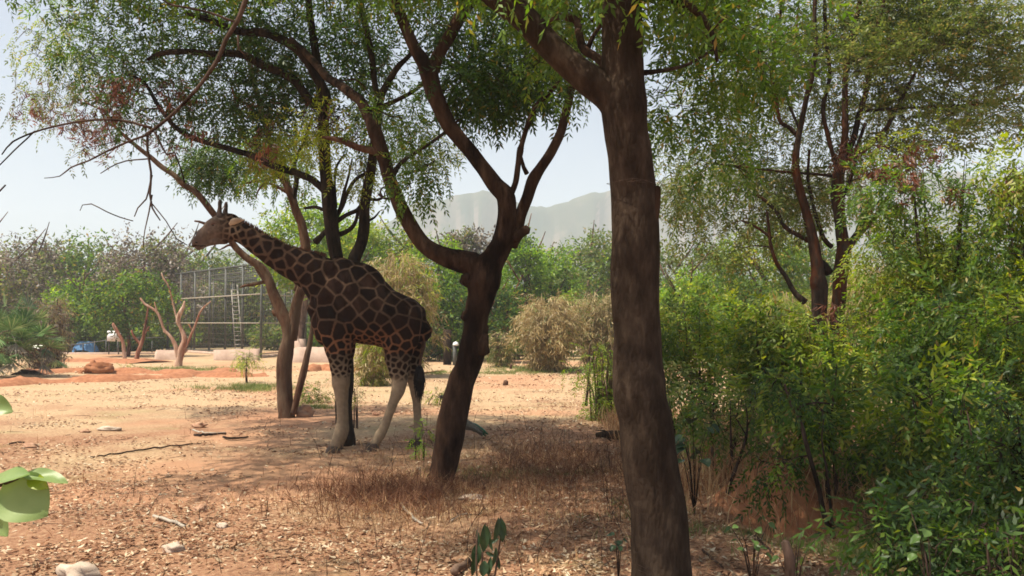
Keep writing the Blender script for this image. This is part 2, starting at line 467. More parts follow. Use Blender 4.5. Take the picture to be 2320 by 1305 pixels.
def hills():
    prof = [(-1500, 725), (-400, 715), (100, 690), (380, 625), (440, 590), (480, 572), (560, 560), (700, 532), (850, 505), (900, 493), (925, 464), (945, 455),
            (1000, 452), (1020, 443), (1060, 437), (1100, 434), (1130, 442), (1180, 462), (1210, 466), (1270, 462),
            (1300, 450), (1340, 438), (1400, 430), (1500, 405), (1600, 385), (1800, 376), (2000, 384), (2200, 392), (2400, 400), (2900, 470), (3800, 690)]
    R = 900.0
    px = np.linspace(-1500, 3800, 520)
    top = np.interp(px, [p[0] for p in prof], [p[1] for p in prof])
    xr = (px - 1160) / F
    v = np.linspace(0, 1, 70)
    XX = np.empty((70, 520)); YY = XX.copy(); ZZ = XX.copy()
    top = top + (fbm(px * 0.03, px * 0, 5, 21) * 16 + fbm(px * 0.2, px * 0, 2, 22) * 4) * np.clip((600 - top) / 100, 0, 1)
    hmax = H + (HOR - top) / F * R
    for i, t in enumerate(v):
        # foot of the slope at 560 m, cliff band near the crest, then the back slope
        yy = 560 + t * 340 if t < 0.86 else 560 + 0.86 * 340 + (t - 0.86) / 0.14 * 330
        prog = min(1, t / 0.86)
        f = 0.58 * prog ** 1.4 if prog < 0.85 else 0.58 * 0.85 ** 1.4 + (1 - 0.58 * 0.85 ** 1.4) * (prog - 0.85) / 0.15
        if t >= 0.86: f = 1 - 0.75 * (t - 0.86) / 0.14
        nz = fbm(xr * 55 + 3, np.full_like(xr, t * 16), 5, 5)
        XX[i] = xr * (yy * (1 if t < 0.86 else 1.0)); YY[i] = yy + nz * 60 * (1 - abs(2 * prog - 1)) + fbm(xr * 130, np.full_like(xr, t * 2.0), 4, 8) * 40 * (f * (1 - f) * 3)
        sc = min(1, prog)
        ZZ[i] = hmax * f * (yy / (560 + 0.86 * 340) if t < 0.86 else 1) + nz * 22 * (f * (1 - f) * 4) - 0.4
        XX[i] = xr * min(yy, 560 + 0.86 * 340) + (0 if t < 0.86 else 0)
    # scale so the crest projects at the measured rows
    crest = int(0.86 * 69)
    k = (hmax / 900.0 * (560 + 0.86 * 340)) / np.maximum(ZZ[crest], 0.5)
    ZZ *= np.clip(k, 0.6, 1.6)[None, :]
    m, nt, out = newmat('hill_scrub')
    tc = N(nt, 'ShaderNodeTexCoord')
    n1 = N(nt, 'ShaderNodeTexNoise', Scale=0.02, Detail=8.0, Roughness=0.65); nt.links.new(tc.outputs['Object'], n1.inputs['Vector'])
    geo = N(nt, 'ShaderNodeNewGeometry'); sp = N(nt, 'ShaderNodeSeparateXYZ'); nt.links.new(geo.outputs['True Normal'], sp.inputs[0])
    c1 = ramp(nt, n1.outputs[0], [(0.35, (0.03, 0.045, 0.02)), (0.55, (0.06, 0.065, 0.03)), (0.72, (0.2, 0.14, 0.09))])
    cliff = ramp(nt, sp.outputs[2], [(0.25, (1, 1, 1)), (0.5, (0, 0, 0))])
    mx = N(nt, 'ShaderNodeMix', data_type='RGBA')
    nt.links.new(cliff, mx.inputs[0]); nt.links.new(c1, mx.inputs[6]); mx.inputs[7].default_value = (0.17, 0.125, 0.095, 1)
    pb = N(nt, 'ShaderNodeBsdfPrincipled', Roughness=0.95); nt.links.new(mx.outputs[2], pb.inputs['Base Color'])
    nt.links.new(pb.outputs[0], out.inputs[0])
    nr, nc = XX.shape
    i = np.arange(nr - 1)[:, None] * nc; j = np.arange(nc - 1)[None, :]
    q = np.stack([i + j, i + j + 1, i + nc + j + 1, i + nc + j], -1).reshape(-1, 4)
    o = mesh_np('hills', np.stack([XX, YY, ZZ], -1).reshape(-1, 3), q, m, smooth=True)
    o['kind'] = 'structure'
hills()

# ------------------------------------------------------------------ foliage engine
def leaf_quads(base, dirs, side, length, width, fold):
    """four-cornered leaves: base, side, tip, side; arrays (n,3)/(n,)"""
    n = len(base)
    up = np.cross(dirs, side)
    v = np.empty((n, 4, 3))
    L = length[:, None]; W = width[:, None]
    v[:, 0] = base
    v[:, 1] = base + dirs * L * 0.42 + side * W * 0.5 + up * fold[:, None] * W
    v[:, 2] = base + dirs * L - up * fold[:, None] * W * 0.8
    v[:, 3] = base + dirs * L * 0.42 - side * W * 0.5 + up * fold[:, None] * W
    return v

def norm(a):
    return a / (np.linalg.norm(a, axis=-1, keepdims=True) + 1e-9)

def spray_template(kind, r):
    """one compound leaf or sprig along +x, up +z; returns (k,4,3)"""
    b = []; d = []; s = []; l = []; w = []
    if kind == 'neem':
        n = 5; L = 0.26; ll, ww = 0.075, 0.024
        for k in range(n):
            t = (k + 0.6) / n
            for sg in (-1, 1):
                p = np.array([L * t, 0, -0.10 * t * t * L / 0.26])
                dd = np.array([0.62 + 0.25 * t, sg * 0.72, -0.12 - 0.35 * r.rand()])
                b.append(p); d.append(dd + r.normal(0, 0.14, 3)); l.append(ll * (0.8 + 0.4 * r.rand())); w.append(ww)
        b.append(np.array([L, 0, -0.10])); d.append(np.array([1, 0, -0.6])); l.append(ll * 1.1); w.append(ww)
    elif kind == 'feather':      # flat layered sprays
        n = 6; L = 0.30; ll, ww = 0.065, 0.021
        for k in range(n):
            t = (k + 0.5) / n
            for sg in (-1, 1):
                b.append(np.array([L * t, 0, -0.02 * t])); d.append(np.array([0.55, sg * 0.85, -0.15]) + r.normal(0, 0.13, 3))
                l.append(ll * (0.8 + 0.4 * r.rand())); w.append(ww * 1.35)
    elif kind == 'droop':        # hanging pods / dead clusters
        for k in range(8):
            b.append(r.normal(0, 0.035, 3)); d.append(np.array([0.1, 0, -1]) + r.normal(0, 0.28, 3)); l.append(0.11 * (0.6 + 0.7 * r.rand())); w.append(0.022)
    elif kind == 'bamboo':
        for k in range(7):
            b.append(np.array([0.05 * k, 0, -0.01 * k])); d.append(np.array([0.5, r.normal(0, 0.5), -0.7]) + r.normal(0, 0.2, 3))
            l.append(0.16 * (0.6 + 0.8 * r.rand())); w.append(0.022)
    elif kind == 'far':
        for k in range(4):
            b.append(r.normal(0, 0.10, 3)); d.append(r.normal(0, 1, 3) + np.array([0.4, 0, -0.2])); l.append(0.19 * (0.6 + 0.8 * r.rand())); w.append(0.11)
    elif kind == 'round':
        for k in range(4):
            b.append(np.array([0.06 * k, 0, 0])); d.append(np.array([0.5, (-1) ** k * 0.9, -0.2]) + r.normal(0, 0.2, 3)); l.append(0.085 * (0.7 + 0.5 * r.rand())); w.append(0.06)
    b = np.array(b); d = norm(np.array(d))
    s = norm(np.cross(d, np.array([0, 0, 1.0]) + r.normal(0, 0.35, (len(b), 3))))
    return leaf_quads(b, d, s, np.array(l), np.array(w), r.normal(0.18, 0.12, len(b)))

TPL = {k: [spray_template(k, np.random.RandomState(5 + i)) for i in range(6)] for k in ('neem', 'feather', 'droop', 'bamboo', 'far', 'round')}

def sprays(kind, pos, dirs, scale, r, tilt=0.35):
    """place templates; returns (n,4,3) leaf corners"""
    out = []
    n = len(pos)
    if n == 0: return np.zeros((0, 4, 3))
    dirs = norm(dirs)
    up = norm(np.array([0, 0, 1.0]) + r.normal(0, tilt, (n, 3)))
    yv = norm(np.cross(up, dirs)); zv = np.cross(dirs, yv)
    M = np.stack([dirs, yv, zv], -1)                 # columns
    pick = r.randint(0, 6, n)
    for k in range(6):
        m = pick == k
        if not m.any(): continue
        T = TPL[kind][k]
        v = np.einsum('nij,abj->nabi', M[m], T) * scale[m][:, None, None, None] + pos[m][:, None, None, :]
        out.append(v.reshape(-1, 4, 3))
    return np.concatenate(out)

def foliage_obj(name, quads, mat, parent=None, kind='stuff'):
    v = quads.reshape(-1, 3)
    f = np.arange(len(v)).reshape(-1, 4)
    o = mesh_np(name, v, f, mat, parent)
    if kind: o['kind'] = kind
    return o

class Tree:
    def __init__(s, name, label, base, cat='tree', group=None, seed=1):
        s.root = thing(name, label, cat, base, group)
        s.nodes = []; s.nr = []; s.r = np.random.RandomState(seed); s.seed = seed
        s.leaves = {}; s.fine = Wood(); s.anyfine = False; s.tw = Wood(); s.anytw = False
    def limb(s, pts, mat, name='limb', sides=14, step=0.09, rough=0.16, freq=2.4, wood=None, knots=()):
        """pts: (world xyz, radius)"""
        p = np.array([q[0] for q in pts]); rr = np.array([q[1] for q in pts])
        cp, cr = catmull(p, rr, step)
        w = Wood()
        # wander a little
        L = np.arange(len(cp)) * step
        cp = cp + np.stack([fbm(L * 1.1 + 5, L * 0 + s.seed, 3, s.seed + k * 7) for k in range(3)], -1) * (cr * 0.9)[:, None]
        w.tube(cp, cr, sides, rough, freq=freq, seed=s.seed + len(s.nodes))
        for c, r_, sq in knots:
            w.blob(c, r_, seed=len(s.nodes) + s.seed, sq=sq)
        o = w.build(name, mat, s.root)
        s.nodes += list(cp); s.nr += list(cr)
        return o
    def crown(s, pts, kind='neem', mat=None, per=26, rad=0.33, scale=1.0, droop=0.35, twigs=4, minz=None, maxr=0.05, layered=False, key=None):
        """grow a branch to each clump centre and dress it with sprays"""
        key = key or mat.name
        pts = np.asarray(pts)
        nodes = np.array(s.nodes); nr = np.array(s.nr)
        d0 = np.array([np.min(np.linalg.norm(nodes - p, axis=1)) for p in pts])
        P_, D_, S_ = [], [], []
        for i in np.argsort(d0):
            c = pts[i]
            dd = np.linalg.norm(nodes - c, axis=1) + np.maximum(0, nodes[:, 2] - c[2]) * 0.6
            k = int(np.argmin(dd)); a = nodes[k]; dist = np.linalg.norm(c - a)
            if dist > 0.15:
                r0 = min(nr[k] * 0.6, 0.006 + 0.012 * dist, maxr)
                perp = s.r.normal(0, 0.13 * dist, 3)
                m1 = a + (c - a) * 0.35 + perp * 0.8 + [0, 0, 0.05 * dist]
                m2 = a + (c - a) * 0.7 + perp * 0.6
                cp, cr = catmull([a, m1, m2, c], [r0, r0 * 0.75, r0 * 0.5, max(0.003, r0 * 0.25)], max(0.12, dist / 8))
                s.fine.tube(cp, cr, 5); s.anyfine = True
                nodes = np.vstack([nodes, cp[2:]]); nr = np.concatenate([nr, cr[2:]])
            n = max(3, int(per * (0.6 + 0.8 * s.r.rand())))
            off = s.r.normal(0, 1, (n, 3)); off = norm(off) * (s.r.rand(n, 1) ** 0.5) * rad * 1.3
            if layered: off[:, 2] *= 0.35
            pos = c + off
            for t in range(twigs):
                e = pos[s.r.randint(n)]
                s.tw.tube(np.array([c, c + (e - c) * 0.5 + s.r.normal(0, 0.03, 3), e]), np.array([0.006, 0.004, 0.002]), 3); s.anytw = True
            dr = norm(off) * 0.8 + s.r.normal(0, 0.45, (n, 3)); dr[:, 2] -= droop
            if layered: dr[:, 2] *= 0.4
            P_.append(pos); D_.append(dr); S_.append(scale * (0.75 + 0.5 * s.r.rand(n)))
        s.nodes = list(nodes); s.nr = list(nr)
        qd = sprays(kind, np.vstack(P_), np.vstack(D_), np.concatenate(S_), s.r, 0.6 if layered else 0.45)
        s.leaves.setdefault((key, mat), []).append(qd)
    def finish(s, twigmat=None, crown_name='crown'):
        if s.anyfine: tag(s.fine.build('branch', twigmat or TWIG, s.root), kind='stuff')
        if s.anytw: tag(s.tw.build('twig', twigmat or TWIG, s.root), kind='stuff')
        tot = 0
        for (k, mat), ql in s.leaves.items():
            q = np.concatenate(ql); tot += len(q)
            foliage_obj('crown' if 'dead' not in k else 'dead_leaves', q, mat, s.root)
        print('LEAVES', s.root.name, tot)

def region(px, py, rx, ry, y0, y1, n, r):
    """n points filling an ellipse of the view between two depths"""
    out = []
    while len(out) < n:
        a, b = r.uniform(-1, 1, 2)
        if a * a + b * b > 1: continue
        out.append(P(px + a * rx, py + b * ry, r.uniform(y0, y1)))
    return out

def pl(pts, y0, sc=1.0):
    """(px, py, radius px[, dy]) -> (world, radius)"""
    return [(P(p[0], p[1], y0 + (p[3] if len(p) > 3 else 0)), p[2] / F * (y0 + (p[3] if len(p) > 3 else 0)) * sc) for p in pts]

# ------------------------------------------------------------------ giraffe
def loft(w, st, y0, sides=20):
    """st: (px, py, radius px across, depth radius m, depth offset m)"""
    k = y0 / F
    p = np.array([P(s[0], s[1], y0 + s[4]) for s in st])
    ru = np.array([s[2] * k for s in st]); rv = np.array([s[3] for s in st])
    cp, cu = catmull(p, ru, 0.03); _, cv = catmull(p, rv, 0.03)
    m = len(cp)
    tan = np.gradient(cp, axis=0); tan = norm(tan)
    V = np.tile([0, 1.0, 0], (m, 1)); V = norm(V - tan * np.sum(V * tan, 1)[:, None])
    U = np.cross(tan, V)
    a = np.arange(sides) * 2 * math.pi / sides
    # round the two ends
    ring = cp[:, None] + U[:, None] * (np.cos(a)[None, :, None] * cu[:, None, None]) + V[:, None] * (np.sin(a)[None, :, None] * cv[:, None, None])
    rings = [cp[0] - tan[0] * cu[0] * 0.75 + (ring[0] - cp[0]) * 0.55] + list(ring) + [cp[-1] + tan[-1] * cu[-1] * 0.75 + (ring[-1] - cp[-1]) * 0.55]
    ring = np.array(rings); m = len(ring)
    base = w.n
    w.v.append(ring.reshape(-1, 3)); w.n += m * sides
    i = np.arange(m - 1)[:, None] * sides; j = np.arange(sides)[None, :]; j2 = (j + 1) % sides
    w.q.append(np.stack([i + j, i + j2, i + sides + j2, i + sides + j], -1).reshape(-1, 4) + base)
    w.v.append(np.array([ring[0].mean(0) - tan[0] * cu[0] * 0.15, ring[-1].mean(0) + tan[-1] * cu[-1] * 0.15])); c0, c1 = w.n, w.n + 1; w.n += 2
    jj = np.arange(sides); jj2 = (jj + 1) % sides
    w.t.append(np.stack([np.full(sides, c0), base + jj2, base + jj], -1))
    e = base + (m - 1) * sides
    w.t.append(np.stack([np.full(sides, c1), e + jj, e + jj2], -1))

def giraffe():
    y0 = 13.5
    foot = GP(800, 1018)
    root = thing('giraffe', 'tall giraffe with dark brown patches standing in the shade, neck stretched forward', 'giraffe', (foot[0], y0, float(gh(foot[0], y0))))
    w = Wood()
    # barrel from chest to rump
    loft(w, [(722, 700, 30, 0.16, 0), (738, 690, 62, 0.24, 0), (765, 682, 90, 0.33, 0), (800, 684, 92, 0.39, 0), (838, 706, 77, 0.42, 0), (876, 722, 66, 0.42, 0),
             (912, 733, 62, 0.38, 0), (940, 744, 52, 0.30, 0), (953, 750, 30, 0.18, 0)], y0, 28)
    # withers / shoulder hump and croup
    loft(w, [(750, 610, 22, 0.12, 0), (775, 609, 26, 0.14, 0), (806, 628, 30, 0.16, 0), (838, 655, 28, 0.18, 0)], y0)
    loft(w, [(850, 676, 26, 0.2, 0), (890, 698, 32, 0.26, 0), (925, 716, 34, 0.26, 0), (944, 736, 26, 0.2, 0)], y0)
    # neck
    loft(w, [(536, 523, 24, 0.10, 0), (556, 533, 24, 0.10, 0), (590, 555, 27.5, 0.115, 0), (625, 577, 31.5, 0.13, 0), (660, 596, 36, 0.15, 0), (700, 613, 43, 0.18, 0), (740, 640, 56, 0.24, 0), (775, 668, 66, 0.28, 0)], y0, 24)
    # head: cranium, cheek, muzzle, lips, jaw
    loft(w, [(537, 521, 26, 0.11, 0), (515, 516, 30, 0.125, 0), (497, 516, 30, 0.125, 0), (483, 520, 25, 0.105, 0), (470, 529, 19.5, 0.08, 0), (458, 539, 16, 0.068, 0), (449, 547, 13.5, 0.064, 0), (442, 553, 10, 0.056, 0), (439, 556, 6.5, 0.045, 0)], y0, 22)
    loft(w, [(512, 542, 12, 0.07, 0), (490, 546, 9, 0.055, 0), (470, 551, 8, 0.045, 0), (457, 558, 7, 0.045, 0), (450, 563, 5.5, 0.038, 0), (447, 564, 4, 0.03, 0)], y0, 14)
    for s in (-1, 1):
        loft(w, [(478, 505, 5, 0.025, s * 0.085), (487, 500, 8, 0.035, s * 0.10), (497, 503, 6, 0.03, s * 0.105)], y0, 10)      # brow ridge
        loft(w, [(439, 547, 3.5, 0.02, s * 0.04), (445, 543, 4, 0.02, s * 0.05)], y0, 8)
    loft(w, [(498, 496, 10, 0.05, 0), (512, 494, 12, 0.07, 0), (527, 497, 13, 0.08, 0), (538, 505, 12, 0.08, 0)], y0, 12)          # poll
    # near foreleg (towards the camera) and the far one, almost hidden behind it
    for dx, dy, k in ((0, -0.22, 1.0), (7, 0.24, 0.96)):
        loft(w, [(752 + dx, 670, 40, 0.13, dy * 0.9), (760 + dx, 735, 42, 0.15, dy), (767 + dx, 785, 33, 0.12, dy), (769 + dx, 825, 23, 0.095, dy), (769 + dx, 852, 18, 0.078, dy), (769 + dx, 870, 17.5, 0.082, dy),
                 (770 + dx, 888, 13.5, 0.062, dy), (772 + dx, 915, 10.5, 0.048, dy), (773 + dx, 950, 10.5, 0.047, dy), (771 + dx, 974, 13.5, 0.058, dy), (767 + dx, 988, 13.5, 0.058, dy), (762 + dx, 1001, 12, 0.055, dy), (759 + dx, 1010, 13, 0.06, dy)], y0, 18)
    # hind legs
    loft(w, [(915, 715, 44, 0.16, -0.18), (908, 765, 42, 0.165, -0.2), (902, 808, 31, 0.125, -0.2), (903, 840, 23, 0.09, -0.2), (905, 862, 18.5, 0.07, -0.2), (902, 884, 16, 0.062, -0.2),
             (891, 912, 11.5, 0.05, -0.2), (879, 945, 10.2, 0.045, -0.2), (868, 973, 11, 0.048, -0.2), (861, 985, 12.5, 0.054, -0.2), (853, 999, 10.5, 0.05, -0.2), (848, 1007, 11, 0.055, -0.2)], y0, 18)
    loft(w, [(925, 725, 38, 0.15, 0.16), (930, 775, 36, 0.15, 0.2), (931, 815, 26, 0.115, 0.2), (934, 845, 19, 0.08, 0.2), (938, 864, 15.5, 0.065, 0.2), (941, 885, 13, 0.055, 0.2),
             (944, 912, 10.2, 0.046, 0.2), (946, 945, 10, 0.044, 0.2), (948, 968, 12, 0.052, 0.2), (949, 982, 12, 0.052, 0.2), (946, 992, 10.5, 0.05, 0.2), (944, 998, 11, 0.052, 0.2)], y0, 18)
    # flank fold, sheath, chest muscles
    loft(w, [(868, 745, 24, 0.14, -0.14), (880, 772, 20, 0.10, -0.18), (888, 795, 14, 0.08, -0.2)], y0, 12)
    loft(w, [(852, 765, 14, 0.07, 0), (857, 776, 9, 0.045, 0), (860, 783, 5, 0.03, 0)], y0, 10)
    loft(w, [(722, 690, 17, 0.12, 0), (722, 725, 19, 0.15, 0), (735, 762, 20, 0.16, 0), (752, 772, 15, 0.14, 0)], y0, 14)
    tmp = w.build('body_cage', None)
    md = tmp.modifiers.new('r', 'REMESH'); md.mode = 'VOXEL'; md.voxel_size = 0.0125; md.use_smooth_shade = True
    ms = tmp.modifiers.new('s', 'SMOOTH'); ms.factor = 0.6; ms.iterations = 16
    dg = bpy.context.evaluated_depsgraph_get(); dg.update()
    me = bpy.data.meshes.new_from_object(tmp.evaluated_get(dg))
    bpy.data.objects.remove(tmp)
    me.name = 'body'
    n = len(me.vertices); co = np.empty(n * 3, np.float32); me.vertices.foreach_get('co', co); co = co.reshape(-1, 3).astype(float)
    me.polygons.foreach_set('use_smooth', np.ones(len(me.polygons), bool))
    # picture-independent body coordinates: metres forward (from rump to nose) and height
    k = y0 / F
    u = (co[:, 0] / k + 1160); hgt = co[:, 2]
    vpy = 730 - (hgt - H) / k
    # patch size by body region
    def R_of(u, v):
        r = np.full(u.shape, 0.222)
        neck = u < 720
        r = np.where(neck, 0.205 - np.clip((720 - u) / 190, 0, 1) * 0.07, r)
        r = np.where(u < 545, 0.085, r)
        r = np.where(u > 850, 0.195, r)
        hind = (u > 850) & (v > 760)
        r = np.where(hind, np.interp(v, [760, 800, 840, 900], [0.17, 0.11, 0.08, 0.07]), r)
        fr = (u < 810) & (v > 770)
        r = np.where(fr, np.interp(v, [770, 800, 830, 860], [0.17, 0.11, 0.075, 0.06]), r)
        belly = (u >= 795) & (u <= 885) & (v > 735)
        r = np.where(belly, np.interp(v, [735, 755, 775], [0.19, 0.12, 0.08]), r)
        return r
    Rv = R_of(u, vpy)
    r_ = np.random.RandomState(4)
    order = r_.permutation(n)[:26000]
    seeds = []; SR = []
    sc = np.empty((4000, 3)); sr = np.empty(4000); m = 0
    for i in order:
        p = co[i]; rr = Rv[i]
        if m and (np.sum((sc[:m] - p) ** 2, 1) < (0.86 * np.minimum(rr, sr[:m])) ** 2).any(): continue
        if m >= 4000: break
        sc[m] = p; sr[m] = rr; m += 1
    sc = sc[:m]; sr = sr[:m]
    edge = np.empty(n); sid = np.empty(n, int)
    jit = np.stack([fbm(co[:, 0] * 6 + k_, co[:, 2] * 6 + co[:, 1] * 5, 3, 40 + k_) for k_ in range(3)], -1) * 0.035
    for a in range(0, n, 8000):
        q = co[a:a + 8000] + jit[a:a + 8000]
        d = np.sqrt(((q[:, None, :] - sc[None]) ** 2).sum(-1)) / sr[None] ** 0.5
        pi = np.argpartition(d, 2, axis=1)[:, :2]
        dd = np.take_along_axis(d, pi, 1); dd.sort(1)
        near = np.argmin(d, 1)
        edge[a:a + 8000] = (dd[:, 1] - dd[:, 0]) * sr[near] ** 0.5 * 0.5
        sid[a:a + 8000] = near
    lw = np.where((u < 700), 0.0115, 0.0078); lw = np.where(Rv < 0.13, 0.0075, lw)
    lw = lw * (1 + 0.5 * fbm(co[:, 0] * 9, co[:, 2] * 9, 3, 3))
    patch = np.clip((edge - lw) / 0.010, 0, 1)
    patch = patch * patch * (3 - 2 * patch)
    # fade of the pattern towards legs, face, belly
    legf = np.where(u < 830, np.clip((856 - vpy + 14 * fbm(co[:, 0] * 14, co[:, 2] * 14, 2, 5)) / 12, 0, 1), np.clip((862 - vpy + 18 * fbm(co[:, 0] * 14, co[:, 2] * 14, 2, 5)) / 16, 0, 1))
    patch *= legf
    face = np.clip((u - 488) / 34, 0, 1)
    patch *= face
    dark = np.array([0.011, 0.006, 0.0045]); dark2 = np.array([0.024, 0.011, 0.007])
    line = np.array([0.08, 0.050, 0.033]); cream = np.array([0.28, 0.21, 0.14]); grey = np.array([0.13, 0.095, 0.075]); orange = np.array([0.26, 0.11, 0.05])
    rnd = r_.rand(m)[sid][:, None]
    cd = dark * (1 - rnd) + dark2 * rnd
    low = np.clip((vpy - 790) / 80, 0, 1)[:, None]
    base = line * (1 - low) + cream * low
    bel = (np.clip((vpy - 725) / 40, 0, 1) * np.clip((u - 700) / 20, 0, 1) * (vpy < 800))[:, None]
    base = base * (1 - bel * 0.6) + orange * bel * 0.6
    nk = (np.clip((720 - u) / 30, 0, 1))[:, None] * 0.5
    base = base * (1 - nk) + np.array([0.11, 0.063, 0.04]) * nk
    f = face[:, None]
    fc = grey * (0.75 + 0.5 * vnoise(co[:, 0] * 40, co[:, 2] * 40, 2))[:, None]
    muzz = np.clip((462 - u) / 14, 0, 1)[:, None]
    fc = fc * (1 - muzz) + np.array([0.10, 0.068, 0.055]) * muzz
    mouth = (np.abs((vpy - 557) + (u - 450) * 0.25 * 0) < 1.6) & (u < 466) & (vpy > 553)
    base = base * f + fc * (1 - f)
    cheek = (np.exp(-(((u - 530) / 16) ** 2 + ((vpy - 522) / 14) ** 2)))[:, None] * 0.6
    base = base * (1 - cheek) + np.array([0.33, 0.25, 0.18]) * cheek
    spot = (np.clip(vnoise(u / 7, vpy / 7, 8) * 2 - 1.15, 0, 1) * (u < 520) * (u > 470) * (vpy > 530))[:, None]
    base = base * (1 - spot * 0.5) + np.array([0.06, 0.03, 0.02]) * spot * 0.5
    c = base * (1 - patch[:, None]) + cd * patch[:, None]
    # dark line along the top of the neck and back, knees stained
    c *= (0.86 + 0.28 * vnoise(co[:, 0] * 30, co[:, 2] * 30 + co[:, 1] * 20, 3))[:, None]
    dirt = np.clip((vpy - 985) / 30, 0, 1)[:, None] * 0.45
    c = c * (1 - dirt) + np.array([0.26, 0.16, 0.10]) * dirt
    c[mouth] *= 0.3
    ca = me.color_attributes.new('coat', 'FLOAT_COLOR', 'POINT')
    ca.data.foreach_set('color', np.hstack([c, np.ones((n, 1))]).astype(np.float32).ravel())
    mt, nt, out = newmat('giraffe_coat')
    at = N(nt, 'ShaderNodeAttribute', attribute_name='coat')
    pb = N(nt, 'ShaderNodeBsdfPrincipled', Roughness=0.95); pb.inputs['Specular IOR Level'].default_value = 0.06
    pb.inputs['Sheen Weight'].default_value = 0.0
    nt.links.new(at.outputs['Color'], pb.inputs['Base Color'])
    tc = N(nt, 'ShaderNodeTexCoord'); no = N(nt, 'ShaderNodeTexNoise', Scale=60.0, Detail=4.0)
    nt.links.new(tc.outputs['Object'], no.inputs['Vector'])
    bp = N(nt, 'ShaderNodeBump', Strength=0.25, Distance=0.01); nt.links.new(no.outputs[0], bp.inputs['Height']); nt.links.new(bp.outputs[0], pb.inputs['Normal'])
    nt.links.new(pb.outputs[0], out.inputs[0])
    me.materials.clear(); me.materials.append(mt)
    body = bpy.data.objects.new('body', me); link(body, root)
    horn = simple_mat('horn_hair', (0.05, 0.035, 0.03), (0.09, 0.065, 0.055), 20, 0.8, 0.2)
    black = simple_mat('black_hair', (0.006, 0.005, 0.005), (0.02, 0.014, 0.012), 30, 0.7, 0.3)
    hoofm = simple_mat('hoof', (0.04, 0.028, 0.022), (0.09, 0.06, 0.045), 20, 0.6, 0.2)
    manem = simple_mat('mane_hair', (0.07, 0.028, 0.016), (0.13, 0.055, 0.03), 30, 0.8, 0.3)
    earm = simple_mat('ear_fur', (0.36, 0.27, 0.2), (0.52, 0.43, 0.33), 18, 0.85, 0.3)
    eyem = simple_mat('eye', (0.006, 0.004, 0.003), (0.012, 0.008, 0.006), 5, 0.15, 0)
    for s, x0, x1, top in ((-1, 497, 498, 459), (1, 510, 512, 464)):
        h = Wood(); loft(h, [(x0 + 2, 492, 9.0, 0.04, s * 0.055), (x0, 482, 6.2, 0.034, s * 0.06), (x1, 471, 4.4, 0.028, s * 0.065), (x1, top, 4.4, 0.03, s * 0.068), (x1 + 0.3, top - 4, 3.4, 0.022, s * 0.068)], y0, 12)
        h.build('ossicone', horn, root)
    for s in (-1, 1):
        e = Wood(); e.blob(P(485, 510.5, y0 + s * 0.098), 0.03, seed=3, sq=(1.1, 0.6, 0.8), rough=0.02)
        e.build('eye', eyem, root)
        l = Wood(); l.tube([P(478, 509, y0 + s * 0.108), P(485, 506.0, y0 + s * 0.118), P(492, 509, y0 + s * 0.108)], [0.006, 0.012, 0.006], 6)
        l.build('eyelid', manem, root)
        # leaf shaped ear, hollow side turned outwards
        a = P(520, 505, y0 + s * 0.11); b = P(537, 500, y0 + s * 0.20); b2 = P(556, 501, y0 + s * 0.26)
        ea = Wood()
        cp, cr = catmull([a, (a + b) / 2 + [0, 0, 0.01], b, b2], [0.025, 0.052, 0.045, 0.006], 0.02)
        ea.tube(cp, cr, 12)
        v = np.vstack(ea.v); cen = cp.mean(0); nrm = np.array([-0.35, -s * 0.8, 0.3]); nrm /= np.linalg.norm(nrm)
        dpt = (v - cen) @ nrm; v = v - np.outer(dpt * 0.7, nrm); ea.v = [v]
        ea.build('ear', earm, root)
    # short upright mane
    mw = Wood()
    ridge = [(541, 498), (556, 506), (572, 514.5), (590, 526), (608, 536), (626, 546), (646, 555.5), (668, 563.5), (690, 569), (712, 573), (735, 578)]
    cp, _ = catmull([P(a, b + 3, y0) for a, b in ridge], [1] * len(ridge), 0.02)
    q = []
    for p in cp:
        for t in range(9):
            b0 = p + r_.normal(0, 1, 3) * [0.012, 0.012, 0.004]; hh = 0.045 + 0.02 * r_.rand()
            d = np.array([0.35, r_.normal(0, 0.2), 1.0]); d /= np.linalg.norm(d)
            q.append([b0 - [0.006, 0, 0.01], b0 + [0.006, 0, -0.01], b0 + d * hh + [0.002, 0, 0], b0 + d * hh - [0.002, 0, 0]])
    foliage_obj('mane', np.array(q), manem, root, None)
    # tail and tuft
    t = Wood()
    loft(t, [(955, 712, 8, 0.04, 0.02), (961, 735, 6, 0.03, 0), (960, 775, 4, 0.02, -0.05), (954, 810, 3.2, 0.016, -0.1), (950, 832, 3.6, 0.02, -0.12)], y0, 10)
    t.build('tail', mt2 := simple_mat('tail_hair', (0.06, 0.03, 0.02), (0.14, 0.075, 0.045), 25, 0.8, 0.2), root)
    q = []; tw = Wood()
    for i in range(150):
        a0 = r_.rand() * 6.283; rr = r_.rand() ** 0.5 * 0.05
        b0 = P(950, 831 + r_.rand() * 12, y0 - 0.12) + np.array([math.cos(a0) * rr, math.sin(a0) * rr, 0])
        ln = r_.uniform(0.22, 0.50)
        m1 = b0 + np.array([math.cos(a0) * rr * 0.8 + r_.normal(0, 0.006), 0, -ln * 0.5]); e = b0 + np.array([0.015 + r_.normal(0, 0.02) - math.cos(a0) * rr * 0.4, r_.normal(0, 0.015), -ln])
        tw.tube([b0, m1, e], [0.006, 0.006, 0.002], 4)
    loft(tw, [(951, 832, 6, 0.03, -0.12), (953, 845, 8.5, 0.045, -0.12), (952, 868, 6, 0.035, -0.12), (954, 890, 2.5, 0.012, -0.12)], y0, 10)
    tw.build('tail_tuft', black, root)
